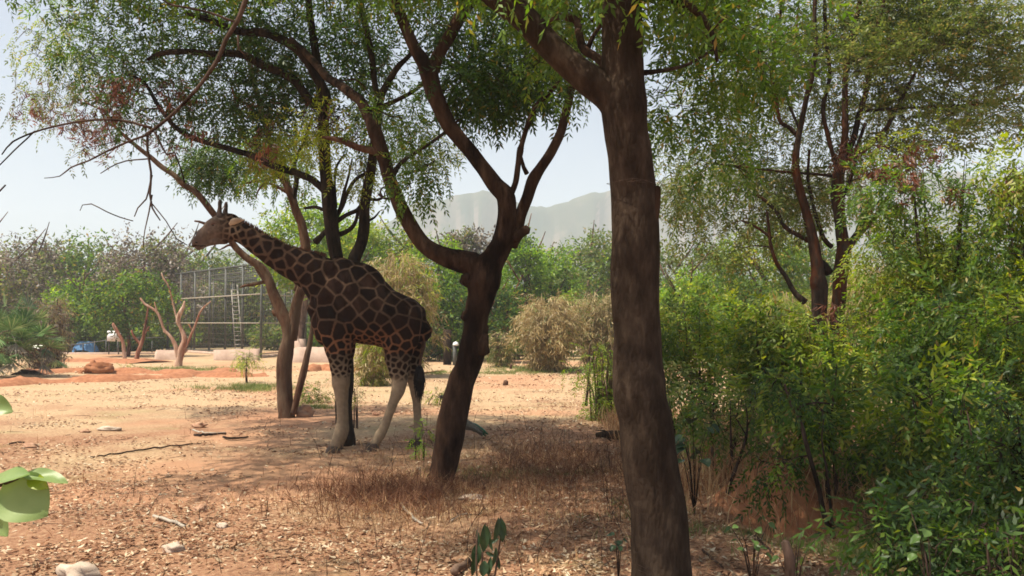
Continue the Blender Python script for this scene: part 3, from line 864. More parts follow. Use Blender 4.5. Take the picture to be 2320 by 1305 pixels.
    for sgn in (-1, 1):
        nn = Wood(); nn.blob(P(445, 549, y0 + sgn * 0.058), 0.015, seed=2, sq=(1.5, 0.5, 0.7), rough=0.02)
        nn.build('nostril', eyem, root)
    # hooves: cloven, flat below
    for (hx, hy, dy, dr) in ((757, 1014, -0.22, -1), (764, 1014, 0.24, -1), (846, 1010, -0.2, -1), (943, 1001, 0.2, -1)):
        hw = Wood(); c = P(hx, hy, y0 + dy); gz = float(gh(c[0], c[1]))
        for s in (-1, 1):
            m_ = 9
            rings = []
            for zz, ex in ((0.0, 1.0), (0.05, 0.9), (0.10, 0.74), (0.12, 0.55)):
                a = np.arange(m_ * 2) * math.pi / m_
                x = np.cos(a) * 0.105 * ex; x = np.where(x < 0, x * 1.25, x * 0.85); yv = np.sin(a) * 0.05 * ex
                rings.append(np.stack([c[0] + x, c[1] + s * 0.043 + yv, np.full_like(x, gz - 0.005 + zz * 1.0)], -1))
            rings = np.array(rings); b0 = hw.n; ns = m_ * 2
            hw.v.append(rings.reshape(-1, 3)); hw.n += rings.shape[0] * ns
            i = np.arange(3)[:, None] * ns; j = np.arange(ns)[None, :]; j2 = (j + 1) % ns
            hw.q.append(np.stack([i + j, i + j2, i + ns + j2, i + ns + j], -1).reshape(-1, 4) + b0)
            hw.v.append(rings[-1].mean(0)[None]); ct = hw.n; hw.n += 1
            jj = np.arange(ns); hw.t.append(np.stack([np.full(ns, ct), b0 + 3 * ns + jj, b0 + 3 * ns + (jj + 1) % ns], -1))
        hw.build('hoof', hoofm, root)
giraffe()

# ------------------------------------------------------------------ the five big trees
def tall_tree():
    y = 6.3
    t = Tree('shade_tree', 'tall straight dark trunk, right of centre, with a wire tied round it', P(1492, 1330, y) * [1, 1, 0], seed=3)
    t.limb(pl([(1497, 1380, 76), (1493, 1320, 68), (1491, 1250, 65), (1484, 1150, 62.5), (1476, 1080, 62), (1469, 1000, 61), (1462, 930, 59), (1455, 868, 60), (1452, 820, 56), (1453, 750, 53.5), (1448, 680, 54),
               (1443, 600, 54.5), (1436, 520, 53.5), (1427, 440, 52.5), (1418, 360, 50), (1413, 300, 50), (1411, 240, 53), (1409, 180, 47), (1407, 100, 46), (1406, 0, 46), (1402, -160, 42), (1380, -420, 34), (1350, -700, 22)], y),
           BARK_T1, 'trunk', 40, 0.05, 0.10, 2.2, knots=[(P(1402, 872, y), 0.045, (1, 1, 1.6))])
    t.limb(pl([(1412, 270, 40), (1385, 222, 41), (1345, 192, 38), (1300, 158, 33), (1262, 126, 31), (1225, 88, 31), (1190, 50, 31), (1150, 15, 33), (1110, -20, 33), (1040, -90, 30, 0.1), (900, -190, 24, 0.2), (760, -240, 18, 0.3), (640, -230, 14, 0.4)], y),
           BARK_T1, 'limb', 28, 0.05, 0.10, 2.2)
    t.limb(pl([(1384, 160, 12, .1), (1350, 130, 10, .2), (1322, 112, 10, 0.3), (1312, 82, 9, .4), (1306, 50, 9, .5), (1290, 42, 9, .5), (1262, 40, 7, 0.6), (1240, 60, 4, .7)], y), BARK_T2, 'limb', 12, 0.04)
    t.limb(pl([(1330, 112, 7, 0.3), (1345, 80, 5, 0.3), (1375, 40, 4, 0.35)], y), BARK_T2, 'limb', 10, 0.04)
    # broken stub with torn bark on the right side
    t.limb(pl([(1474, 520, 14, 0.0), (1482, 480, 12, -.02), (1486, 448, 10, -.02), (1489, 424, 7, -.02)], y), BARK_T2, 'stub', 12, 0.03, 0.5)
    t.limb(pl([(1440, -60, 16), (1510, -10, 12), (1570, 20, 9), (1610, 70, 6), (1625, 140, 4)], y), BARK_T3, 'limb', 10)
    t.limb(pl([(1450, 165, 7, .2), (1500, 160, 5, .3), (1560, 145, 4, .5), (1620, 110, 3, .7)], y), BARK_T3, 'limb', 8)
    # wire round the trunk
    w = Wood(); c = P(1428, 416, y); a = np.linspace(0, 2 * math.pi, 50)
    rr = 53.5 / F * y
    w.tube(np.stack([c[0] + np.cos(a) * rr, c[1] + np.sin(a) * rr, c[2] + np.sin(a * 3) * 0.008], -1), np.full(50, 0.0018), 5)
    e = P(1432, 412, y - rr)
    for k in range(5):
        w.tube([e + [0.02 * k - .03, 0, 0], e + [0.02 * k + random.uniform(-.03, .03), -0.02, random.uniform(-.01, .02)], e + [0.03 * k, -0.03, random.uniform(-.02, .02)]], [0.0016] * 3, 5)
    w.build('wire', TWIG, t.root)
    r = t.r
    # hanging dark canopy right of the trunk, and over the top
    pts = region(1590, 50, 130, 140, 7.0, 9.5, 24, r) + region(1680, 110, 55, 90, 7.0, 9.0, 10, r) + region(1520, 240, 60, 40, 7.5, 9, 5, r) + region(1560, -120, 300, 120, 5.5, 9, 30, r)
    t.crown(pts, 'neem', G_MID, per=24, rad=0.25, scale=0.95, droop=0.2)
    pts = region(1230, 60, 110, 90, 7.5, 9.5, 12, r) + region(1050, -150, 400, 130, 5.5, 9, 40, r)
    t.crown(pts, 'neem', G_MID, per=26, rad=0.28, scale=0.9, droop=0.6)
    pts = [np.array([r.uniform(-4.5, 5.5), r.uniform(0.5, 8.5), r.uniform(6.8, 10.5)]) for _ in range(95)] + [np.array([r.uniform(-3.6, 0.5), r.uniform(6.0, 10.0), r.uniform(6.9, 9.5)]) for _ in range(55)]  # unseen clumps added above the view to shade the trunk and near ground
    t.crown(pts, 'neem', G_MID, per=30, rad=0.5, scale=1.35, droop=0.6, twigs=1)
    pts = region(1640, 330, 70, 60, 8.0, 9.2, 5, r)
    t.crown(pts, 'neem', G_MID, per=20, rad=0.22, scale=0.85, droop=0.6)
    t.finish()
    # bare hanging twigs reach down on the left from the long limb
    b = Wood()
    def bt(pts, y2=5.8):
        q = pl(pts, y2); cp, cr = catmull([a for a, _ in q], [c for _, c in q], 0.06)
        L = np.arange(len(cp)) * 0.06
        cp = cp + np.stack([fbm(L * 3 + 9 * k, L * 0 + pts[0][0], 3, 60 + k) for k in range(3)], -1) * 0.02
        b.tube(cp, cr, 7)
    return t, b, bt
T1, BT, bt = tall_tree()
bt([(640, -235, 9), (600, -120, 7), (556, 0, 6), (535, 50, 5.6), (510, 90, 5.2), (492, 135, 5), (455, 190, 4.2), (420, 230, 4), (385, 265, 3.8), (352, 292, 4), (330, 306, 3.6)])
bt([(335, 300, 3.2), (335, 345, 2.8), (343, 390, 2.6), (340, 440, 2.4), (345, 470, 2), (362, 500, 1.4)])
bt([(343, 395, 2.2), (330, 450, 1.8), (312, 470, 1.5), (305, 490, 1.2)])
bt([(343, 440, 2.0), (336, 480, 1.6), (328, 520, 1.2), (325, 560, 1)])
bt([(344, 300, 3.0), (290, 322, 2.6), (240, 345, 2.4), (200, 365, 2), (160, 378, 1.8), (135, 398, 1.2), (100, 404, 0.8)])
bt([(340, 290, 3.4), (280, 275, 2.8), (210, 273, 2.6), (140, 282, 2.4), (80, 297, 2.2), (30, 320, 2), (5, 350, 1.4)])
bt([(80, 297, 1.8), (30, 345, 1.6), (0, 375, 1.4), (-30, 400, 1)])
bt([(340, 360, 1.8), (285, 366, 1.6), (250, 380, 1.4), (228, 394, 1)])
bt([(300, 500, 1.2), (270, 492, 1.3), (240, 480, 1.3), (205, 462, 1.3), (185, 465, 1), (180, 478, .8)])
bt([(350, 300, 2.8), (378, 350, 2.2), (395, 345, 1.8), (415, 400, 1.8), (418, 412, 2.2)])
bt([(343, 460, 1.4), (375, 500, 1.2), (400, 540, 1.2), (425, 555, 1)])
bt([(15, 420, 1.8), (-20, 450, 2.0), (-80, 470, 2.4), (-200, 380, 3), (-300, 200, 4), (-200, -80, 5), (200, -240, 6)])
bt([(540, 80, 3.2), (540, 110, 2.2), (556, 125, 1.6)])
bt([(535, 50, 3), (480, 30, 2.6), (430, 20, 2.6), (380, 8, 2.4), (340, -30, 2.2)])
BT.build('hanging_branch', TWIG, T1.root)

def burled_tree():
    y = 11.0
    t = Tree('burled_tree', 'leaning forked tree with knotty burls on its trunk, just right of the giraffe', GP(1003, 1078), seed=5)
    t.limb(pl([(1000, 1108, 34), (1003, 1078, 29), (1012, 1030, 30.5), (1019, 964, 33), (1030, 905, 32.5), (1045, 860, 30), (1060, 830, 28), (1073, 792, 30), (1077, 753, 26.5), (1082, 715, 28), (1092, 677, 30), (1096, 645, 37), (1105, 610, 34),
               (1124, 580, 27), (1140, 550, 25), (1147, 510, 22), (1148, 475, 21), (1144, 442, 21), (1120, 415, 19), (1090, 370, 17), (1068, 338, 17), (1042, 308, 17), (1018, 280, 17.5), (998, 240, 18.5), (982, 205, 20), (975, 172, 21),
               (962, 142, 17), (940, 110, 14), (922, 70, 13), (908, 35, 13), (893, 0, 12.5), (870, -90, 11), (850, -200, 8)], y),
           BARK_T2, 'trunk', 30, 0.05, 0.14, 2.6,
           knots=[(P(1062, 716, y - 0.02), 0.10, (1, 1, 1)), (P(1058, 634, y - 0.02), 0.09, (1, 1, 1.1)), (P(1080, 790, y - 0.11), 0.10, (0.8, 0.6, 1.4)), (P(1097, 745, y), 0.06, (1, 1, 1.5)), (P(1095, 600, y - 0.15), 0.06, (1, .6, 1))])
    t.limb(pl([(1100, 640, 30), (1075, 608, 29), (1045, 592, 26), (1018, 582, 23), (985, 566, 20), (955, 545, 18), (932, 512, 17.5), (912, 475, 17), (897, 440, 16), (884, 405, 15.5), (872, 365, 15.5), (860, 325, 16), (850, 300, 16.5), (838, 270, 14, .1), (820, 233, 12, .2), (797, 212, 11.5, .4), (770, 192, 10, .9), (738, 168, 9, 1.5), (700, 128, 8, 2.2), (660, 90, 6, 2.8)], y),
           BARK_T2, 'limb', 24, 0.05, 0.13, 2.6)
    t.limb(pl([(1160, 560, 16), (1172, 520, 14.5), (1182, 478, 13.5), (1195, 440, 13.5), (1207, 402, 14.5), (1225, 375, 12), (1243, 350, 11.5), (1260, 322, 11), (1274, 290, 10.5), (1284, 250, 10), (1292, 215, 9.5), (1297, 180, 8), (1300, 120, 7, .1), (1285, 40, 6, .2), (1270, -60, 5, .3)], y), BARK_T2, 'limb', 18, 0.05, 0.14)
    t.limb(pl([(1155, 450, 8), (1168, 415, 7), (1174, 372, 6.5), (1178, 340, 8), (1182, 325, 6), (1192, 290, 6), (1203, 262, 6), (1218, 235, 6), (1245, 210, 5), (1268, 185, 4)], y), BARK_T2, 'limb', 12, 0.05, 0.2)
    t.limb(pl([(1195, 395, 6), (1187, 380, 5), (1180, 355, 4)], y), BARK_T2, 'limb', 8)
    t.limb(pl([(1168, 545, 14), (1180, 530, 13), (1196, 522, 11)], y - 0.05), BARK_T2, 'stub', 12, 0.04, 0.3)
    t.limb(pl([(1098, 800, 16, -.1), (1096, 785, 13, -.14), (1100, 760, 8, -.14)], y), BARK_T2, 'stub', 12, 0.03, 0.5)
    t.limb(pl([(978, 172, 18), (988, 140, 15), (1000, 112, 14), (1018, 80, 14), (1035, 45, 14.5), (1052, 18, 15), (1070, -15, 15), (1110, -90, 12), (1150, -220, 8)], y), BARK_T2, 'limb', 16, 0.05)
    t.limb(pl([(890, 400, 8), (908, 370, 5), (935, 350, 4.5), (965, 330, 4), (1000, 305, 4), (1040, 270, 3)], y), BARK_T3, 'limb', 10)
    t.limb(pl([(916, 395, 4), (950, 385, 3), (985, 365, 2.5)], y), BARK_T3, 'limb', 8)
    t.limb(pl([(908, 492, 5), (904, 488, 5), (898, 490, 3)], y - 0.1), BARK_T2, 'stub', 8)
    t.limb(pl([(855, 345, 9), (810, 335, 8), (775, 318, 7), (745, 312, 5), (730, 310, 3)], y), BARK_T4, 'limb', 10)
    # the short broken candelabra of twigs by the left limb
    for a in ([(858, 440, 3.4), (872, 450, 3), (888, 452, 2)], [(868, 448, 2.5), (862, 435, 2.2), (868, 425, 1.8), (884, 422, 1.5)], [(880, 450, 2), (876, 436, 2), (880, 424, 1.5)], [(872, 449, 2), (872, 436, 1.6), (878, 428, 1.2)]):
        t.limb(pl(a, y + .15), TWIG, 'twig', 6, 0.03)
    r = t.r
    pts = region(1130, 90, 170, 130, 11.2, 13.5, 34, r) + region(1200, 200, 110, 60, 11, 13, 11, r) + region(1040, 200, 60, 60, 11.1, 12.5, 6, r) + region(1120, 200, 90, 50, 11, 12.5, 7, r) + region(1150, -140, 300, 140, 9, 14, 34, r)
    t.crown(pts, 'neem', G_DARK, per=24, rad=0.30, scale=1.2, droop=0.6)
    t.crown([np.array([r.uniform(-7.6, 0.6), r.uniform(8.5, 15), r.uniform(7.1, 9.5)]) for _ in range(170)], 'neem', G_MID, per=28, rad=0.45, scale=1.3)  # extra out-of-view clumps, added to throw shade over the giraffe and its ground
    t.crown(region(945, 380, 45, 40, 10.5, 12, 5, r) + region(900, 250, 60, 90, 11, 13, 7, r), 'neem', G_MID, per=30, rad=0.26, scale=0.9, droop=0.7)
    t.crown(region(1275, 130, 90, 90, 11, 13, 10, r), 'neem', G_MID, per=26, rad=0.3, scale=0.9, droop=0.7)
    t.finish()
burled_tree()

def twin_trunk_tree():
    y = 14.1
    t = Tree('dark_forked_tree', 'dark twin-stemmed tree rising directly behind the giraffe, spreading a wide green canopy', GP(779, 1004), seed=8)
    t.limb(pl([(779, 1025, 24), (779, 1000, 21), (781, 930, 19), (784, 850, 19), (785, 760, 20), (785, 700, 22), (775, 640, 19), (764, 585, 15), (756, 530, 16), (750, 480, 16), (744, 430, 14.5), (738, 370, 13), (734, 300, 12.5), (730, 235, 12), (724, 170, 10.5), (712, 100, 9.5), (703, 30, 8), (698, -60, 7), (690, -180, 5)], y), BARK_T3, 'trunk', 20, 0.07)
    t.limb(pl([(788, 700, 17), (795, 640, 15), (804, 590, 14.5), (820, 550, 13), (827, 510, 12.5), (828, 470, 12.5), (834, 420, 11.5), (843, 370, 11), (850, 310, 11.5), (856, 262, 12), (858, 235, 11), (875, 195, 8), (900, 155, 7), (925, 130, 5.5), (950, 100, 4)], y), BARK_T3, 'limb', 16, 0.07)
    t.limb(pl([(858, 250, 8), (850, 200, 7), (845, 140, 7), (830, 60, 7), (815, -20, 6), (800, -150, 5)], y), BARK_T3, 'limb', 12)
    t.limb(pl([(866, 240, 6), (900, 225, 5), (935, 208, 4.5), (960, 190, 3.5)], y), BARK_T3, 'limb', 10)
    t.limb(pl([(735, 432, 8), (718, 415, 8), (700, 402, 8), (668, 390, 8), (640, 382, 8), (612, 372, 7.5), (575, 354, 7), (530, 340, 6.5), (480, 326, 6), (435, 312, 6), (398, 290, 5.5), (375, 262, 5), (356, 235, 4.5), (330, 190, 4), (290, 165, 3)], y), BARK_T3, 'limb', 14, 0.07)
    t.limb(pl([(732, 250, 10), (700, 225, 10), (672, 185, 10), (640, 165, 10), (600, 150, 10), (560, 128, 9), (520, 120, 8), (470, 122, 7.5), (420, 118, 7), (365, 122, 6), (335, 135, 4)], y), BARK_T3, 'limb', 14, 0.07)
    t.limb(pl([(742, 230, 11), (710, 155, 12), (680, 115, 11), (640, 90, 10), (600, 75, 10), (550, 72, 9), (510, 60, 8), (470, 45, 7), (420, 30, 5)], y - 0.3), BARK_T3, 'limb', 14, 0.07)
    for a in ([(760, 490, 6), (775, 465, 5), (790, 430, 4.5), (808, 405, 4.5), (830, 392, 4), (850, 380, 3)], [(762, 500, 6), (785, 485, 5), (810, 475, 5), (822, 460, 5)], [(768, 530, 6), (790, 520, 5), (806, 500, 4), (812, 470, 3)],
              [(762, 490, 5), (772, 465, 5), (778, 440, 4), (790, 400, 3), (798, 360, 2)], [(742, 480, 4), (715, 468, 4), (690, 472, 3)], [(836, 450, 4), (855, 452, 3.5), (872, 444, 2.5)], [(834, 500, 3), (848, 492, 2.5), (860, 478, 1.5)],
              [(712, 548, 8), (730, 530, 6), (742, 518, 5)], [(760, 470, 4), (758, 420, 3), (762, 380, 3), (780, 350, 2)]):
        t.limb(pl(a, y + 0.1), BARK_T3, 'limb', 8, 0.07)
    r = t.r
    pts = region(400, 90, 260, 120, 13.9, 16.5, 34, r) + region(640, 120, 250, 140, 14.0, 16.5, 50, r) + region(330, 205, 120, 70, 13.9, 15.5, 10, r) + region(540, 250, 150, 70, 13.9, 15.8, 20, r) + region(820, 180, 110, 120, 14.1, 16, 22, r)
    t.crown(pts, 'neem', G_DARK, per=19, rad=0.34, scale=1.3, droop=0.3)
    pts = region(500, -160, 560, 130, 11, 17, 80, r) + region(800, -60, 120, 80, 12, 16, 14, r) + region(250, 20, 150, 90, 14, 16, 9, r)
    t.crown(pts, 'neem', G_MID, per=20, rad=0.40, scale=1.25, droop=0.3)
    pts = region(700, 310, 60, 60, 13, 15, 8, r) + region(820, 360, 60, 50, 13.5, 15.5, 6, r) + region(640, 330, 60, 50, 14, 15.5, 6, r) + region(1000, 345, 40, 25, 14, 15, 3, r)
    t.crown(pts, 'neem', G_YEL, per=26, rad=0.3, scale=0.9, droop=0.6)
    t.crown(region(560, 290, 300, 90, 13, 15.5, 14, r) + region(300, 230, 90, 70, 13, 14.5, 9, r), 'droop', G_BROWN, per=12, rad=0.2, scale=1.0, droop=0.6)
    t.finish()
twin_trunk_tree()

def red_tree():
    y = 18.0
    t = Tree('reddish_forked_tree', 'slender reddish forked tree left of the giraffe, its bare limb passing behind the giraffe\'s throat', GP(648, 943), seed=12)
    t.limb(pl([(648, 965, 21), (648, 940, 18), (645, 890, 17), (646, 840, 17), (651, 800, 17), (657, 770, 14), (655, 740, 15), (646, 715, 14.5), (636, 695, 13.5), (627, 675, 12.5), (618, 655, 11), (612, 638, 10.5), (602, 618, 9.5), (589, 604, 9), (572, 594, 8.5), (555, 583, 8), (540, 568, 7.5), (528, 554, 7.5), (510, 520, 7.5), (480, 478, 7.5),
               (462, 455, 7.5), (440, 432, 7), (415, 418, 6.5), (395, 398, 6), (368, 380, 6), (345, 360, 5.5), (318, 340, 5), (290, 315, 4), (262, 290, 3.5), (240, 255, 3), (200, 235, 2)], y), BARK_T4, 'trunk', 20, 0.09)
    t.limb(pl([(658, 770, 14), (664, 740, 12.5), (668, 712, 13), (672, 690, 12), (684, 655, 10.5), (692, 620, 10), (698, 590, 10), (694, 558, 11), (688, 515, 10), (672, 475, 9.5), (660, 442, 9), (645, 410, 8.5), (630, 386, 8), (617, 350, 7.5), (610, 315, 7.5), (600, 276, 7), (590, 240, 6.5), (580, 200, 6), (568, 160, 6), (562, 100, 5), (545, 40, 4)], y), BARK_T4, 'limb', 16, 0.09)
    t.limb(pl([(664, 455, 7), (668, 430, 6), (672, 405, 5.5), (668, 370, 5), (690, 320, 4), (710, 260, 3)], y), BARK_T3, 'limb', 10)
    t.limb(pl([(664, 938, 7), (672, 905, 7.5), (678, 880, 8), (688, 845, 8), (696, 812, 7), (703, 780, 6), (708, 750, 5), (712, 720, 4.5), (718, 690, 4)], y - .1), BARK_T4, 'stem', 12, 0.09)
    for a in ([(614, 635, 6), (595, 640, 4), (570, 645, 4), (552, 648, 3), (543, 652, 1.5)], [(606, 640, 7), (592, 625, 5), (580, 605, 4), (572, 585, 3)], [(680, 670, 6), (692, 660, 5), (705, 655, 4), (716, 645, 3)],
              [(676, 650, 4), (664, 635, 2.5), (655, 618, 2), (640, 600, 1.5)], [(668, 660, 3), (676, 600, 2.5), (680, 560, 2)], [(632, 712, 7), (622, 712, 6), (618, 704, 4)], [(505, 518, 4.5), (482, 512, 4), (465, 507, 3.5), (450, 502, 2.5), (441, 501, 2)],
              [(530, 556, 3), (516, 556, 2.5), (506, 562, 2), (498, 566, 1.2)], [(655, 440, 4), (630, 425, 3.5), (604, 415, 3), (585, 432, 2), (580, 450, 1.5)], [(636, 395, 4), (600, 408, 3), (572, 412, 2.5), (545, 418, 2)]):
        t.limb(pl(a, y + 0.05), BARK_T4, 'limb', 8, 0.08)
    r = t.r
    t.crown(region(540, 350, 110, 50, 18, 19.5, 13, r) + region(480, 370, 60, 25, 18, 19, 4, r), 'neem', G_DARK, per=30, rad=0.38, scale=1.2, droop=0.7)
    t.crown(region(620, 360, 90, 60, 17, 19.5, 12, r) + region(430, 370, 50, 20, 17.8, 18.5, 3, r), 'neem', G_MID, per=28, rad=0.36, scale=1.2, droop=0.7)
    t.crown(region(200, 250, 110, 90, 16.5, 19, 16, r) + region(90, 150, 90, 130, 16, 19, 12, r), 'neem', G_OLV, per=11, rad=0.42, scale=1.0, droop=0.9)
    t.crown(region(270, 300, 110, 40, 17, 19, 14, r) + region(130, 240, 100, 50, 17, 19, 8, r), 'droop', G_BROWN, per=9, rad=0.34, scale=1.15, droop=0.6)
    t.crown(region(150, 90, 110, 80, 17, 19, 7, r), 'neem', G_YEL, per=14, rad=0.4, scale=1.0, droop=0.7)
    t.finish(TWIG)
red_tree()

def right_tree():
    y = 15.0
    t = Tree('upright_grey_tree', 'many-stemmed tree with black and orange bark rising above the bushes on the right', GP(1872, 985), seed=17)
    t.limb(pl([(1893, 1010, 26), (1893, 960, 20), (1894, 880, 18), (1896, 800, 16), (1896, 720, 15.5), (1899, 670, 15.5), (1902, 620, 16), (1907, 580, 17), (1907, 550, 14), (1902, 500, 12.5), (1900, 450, 14), (1903, 405, 14), (1908, 370, 10), (1913, 300, 7.5), (1914, 240, 7), (1913, 190, 6.5), (1918, 140, 6.5), (1928, 90, 6), (1940, 40, 5.5), (1950, -20, 5), (1960, -150, 4)], y), BARK_T5, 'trunk', 18, 0.08)
    t.limb(pl([(1868, 1010, 22), (1866, 940, 16), (1862, 860, 14), (1858, 780, 14), (1855, 700, 17), (1852, 650, 19), (1850, 615, 14), (1843, 570, 13), (1837, 535, 11.5), (1825, 480, 10), (1813, 430, 9.5), (1806, 390, 9), (1804, 350, 8), (1808, 310, 6.5), (1816, 270, 6), (1826, 225, 6), (1834, 190, 7), (1842, 150, 6), (1848, 100, 6), (1845, 50, 5), (1846, 0, 5), (1850, -120, 4)], y), BARK_T5, 'limb', 18, 0.08)
    for a in ([(1882, 620, 10), (1868, 600, 9), (1856, 590, 8)],
              [(1808, 310, 5), (1792, 290, 5), (1770, 278, 4.5), (1762, 250, 4.5), (1757, 210, 4.5), (1748, 150, 4), (1765, 60, 3.5), (1770, -20, 3)],
              [(1906, 380, 8), (1925, 340, 7), (1938, 305, 7), (1948, 260, 6.5), (1960, 220, 6), (1972, 160, 6), (1980, 105, 6), (1990, 50, 5), (2002, 0, 4.5), (2010, -100, 4)],
              [(1886, 560, 6), (1868, 540, 5), (1848, 485, 4.5), (1838, 440, 4), (1831, 400, 3.5), (1834, 340, 3)],
              [(1900, 390, 6), (1888, 350, 5), (1872, 290, 5), (1866, 240, 5), (1880, 170, 4.5), (1872, 100, 4.5), (1868, 40, 4), (1866, -60, 3)],
              [(1914, 570, 10), (1935, 545, 9), (1955, 520, 9), (1972, 505, 8), (1995, 480, 6), (2030, 420, 5), (2060, 380, 4)], [(1945, 530, 8), (1955, 500, 7), (1968, 475, 6), (1975, 455, 5)],
              [(1930, 340, 5), (1955, 345, 4.5), (1990, 310, 5), (2010, 290, 5), (2025, 260, 5), (2045, 220, 4), (2080, 150, 3), (2100, 80, 2.5)],
              [(1838, 548, 6), (1815, 535, 5), (1780, 515, 5), (1760, 480, 4.5), (1735, 455, 4), (1710, 440, 3)], [(1826, 685, 8), (1800, 660, 6), (1780, 625, 5), (1762, 600, 4.5), (1748, 560, 4), (1742, 520, 3.5), (1738, 480, 3)],
              [(1750, 540, 3), (1715, 515, 3), (1680, 500, 2)], [(1905, 400, 5), (1850, 395, 3), (1780, 390, 3), (1700, 380, 2.5), (1600, 370, 2)], [(1960, 250, 4), (2050, 245, 3), (2150, 240, 3), (2240, 235, 2)],
              [(1900, 470, 4), (1930, 400, 4), (1945, 330, 4), (1960, 280, 4)], [(1757, 220, 3), (1720, 150, 3), (1700, 80, 2.5), (1690, 0, 2)], [(1810, 290, 3), (1780, 200, 3), (1800, 100, 3), (1810, 0, 2)]):
        t.limb(pl(a, y + 0.1), BARK_T5, 'limb', 8, 0.1)
    r = t.r
    pts = region(1650, 330, 170, 200, 15.1, 17.5, 46, r) + region(1870, 230, 220, 220, 15.2, 17.5, 54, r) + region(1690, 450, 180, 120, 15.1, 17, 26, r) + region(1850, 440, 110, 80, 15.3, 17, 9, r)
    t.crown(pts, 'neem', G_OLV, per=26, rad=0.42, scale=1.15, droop=0.3)
    pts = region(2150, 160, 220, 180, 13.5, 17, 84, r) + region(2000, 60, 160, 100, 15, 17.5, 26, r) + region(1900, -120, 420, 110, 12, 17, 46, r)
    t.crown(pts, 'feather', G_OLV, per=34, rad=0.5, scale=1.2, droop=0.25, layered=True)
    pts = region(1800, 80, 130, 90, 13.5, 16.5, 18, r)
    t.crown(pts, 'feather', G_OLV, per=20, rad=0.45, scale=1.0, droop=0.25, layered=True)
    t.crown(region(1960, 360, 60, 60, 14, 15, 5, r), 'droop', G_BROWN, per=12, rad=0.16, scale=1.1)
    t.finish(TWIG)
right_tree()

# ------------------------------------------------------------------ wire cage, ladder, low walls
def gz(x, y): return float(gh(x, y))
def cage():
    A = np.array([(592 - 1160) / F * 48, 48.0]); B = np.array([(381 - 1160) / F * 60, 60.0]); C = A + np.array([1.9, 12.5]); Dd = B + (C - A)
    htop = 5.12
    root = thing('wire_cage', 'tall empty steel-framed wire mesh cage with an open beam roof, behind the giraffe\'s chest', 'cage', (A[0], A[1], gz(*A)))
    def pt(p, z): return np.array([p[0], p[1], z])
    def bar(name, a, b, w, mat=STEEL):
        o = Wood(); o.box(a, b, w); return o.build(name, mat, root, False)
    edges = {'front': (A, B, 6), 'side': (A, C, 4), 'back': (C, Dd, 6), 'far': (B, Dd, 4)}
    for nm, (p, q_, n) in edges.items():
        for k in range(n + (0 if nm in ('side', 'back') else 1)):
            if nm == 'side' and k == 0: continue
            if nm == 'far' and k == 0: continue
            c = p + (q_ - p) * k / n
            bar('post', pt(c, gz(*c) - 0.2), pt(c, htop - 0.02), 0.11 if nm in ('front', 'side') else 0.09)
        for z, w_, m_ in ((0.22, 0.05, STEEL), (1.88, 0.06, PALESTEEL if nm in ('front', 'side') else STEEL), (3.45, 0.06, PALESTEEL if nm in ('front', 'side') else STEEL), (htop, 0.09, STEEL)):
            nv = norm(np.array([(q_ - p)[1], -(q_ - p)[0]]))
            off = np.array([nv[0], nv[1], 0]) * (-0.085 if nm in ('front',) else 0.085 if nm == 'side' else 0.0)
            off = off * (0 if z == htop else 1)
            bar('rail', pt(p, z) + off, pt(q_, z) + off, w_, m_)
    # roof beams both ways
    for k in range(1, 12):
        s = A + (B - A) * k / 12; e = C + (Dd - C) * k / 12
        bar('roof_beam', pt(s, htop + 0.07), pt(e, htop + 0.07), 0.06)
    for k in range(1, 5):
        s = A + (C - A) * k / 5; e = B + (Dd - B) * k / 5
        bar('roof_beam', pt(s, htop - 0.10), pt(e, htop - 0.10), 0.06)
    # woven wire: thin strands on every side
    net = Wood()
    for nm, (p, q_, n) in edges.items():
        L = np.linalg.norm(q_ - p); nv = int(L / 0.3)
        for k in range(nv):
            c = p + (q_ - p) * (k + 0.5) / nv
            net.box(pt(c, gz(*c)), pt(c, htop), 0.006)
        for z in np.arange(0.3, htop, 0.32):
            net.box(pt(p, z), pt(q_, z), 0.006)
    tag(net.build('wire_mesh', simple_mat('wire', (0.22, 0.19, 0.15), (0.3, 0.27, 0.22), 4, 0.6, 0), root, False), kind='stuff')
    # low concrete plinth
    for p, q_ in ((A, B), (A, C)):
        w = Wood(); w.box(pt(p, 0.04), pt(q_, 0.04), 0.22, 0.22); w.build('plinth', PLASTER, root, False)
    # ladder leaning on the front
    l = thing('ladder', 'pale metal ladder leaning against the front of the wire cage', 'ladder', P(548, 800, 50.5) * [1, 1, 0])
    a0 = P(542, 800, 50.6); a1 = P(530.5, 645, 52.2); dx = np.array([0.21, 0.0, 0]); dx = dx
    for s in (-1, 1):
        w = Wood(); w.box(a0 + dx * s, a1 + dx * s * 0.85, 0.05, 0.035); w.build('ladder_rail', ALU, l, False)
    for k in range(1, 16):
        c = a0 + (a1 - a0) * k / 16.3; w = Wood(); w.box(c - dx * 0.9, c + dx * 0.9, 0.04); w.build('rung', ALU, l, False)
cage()

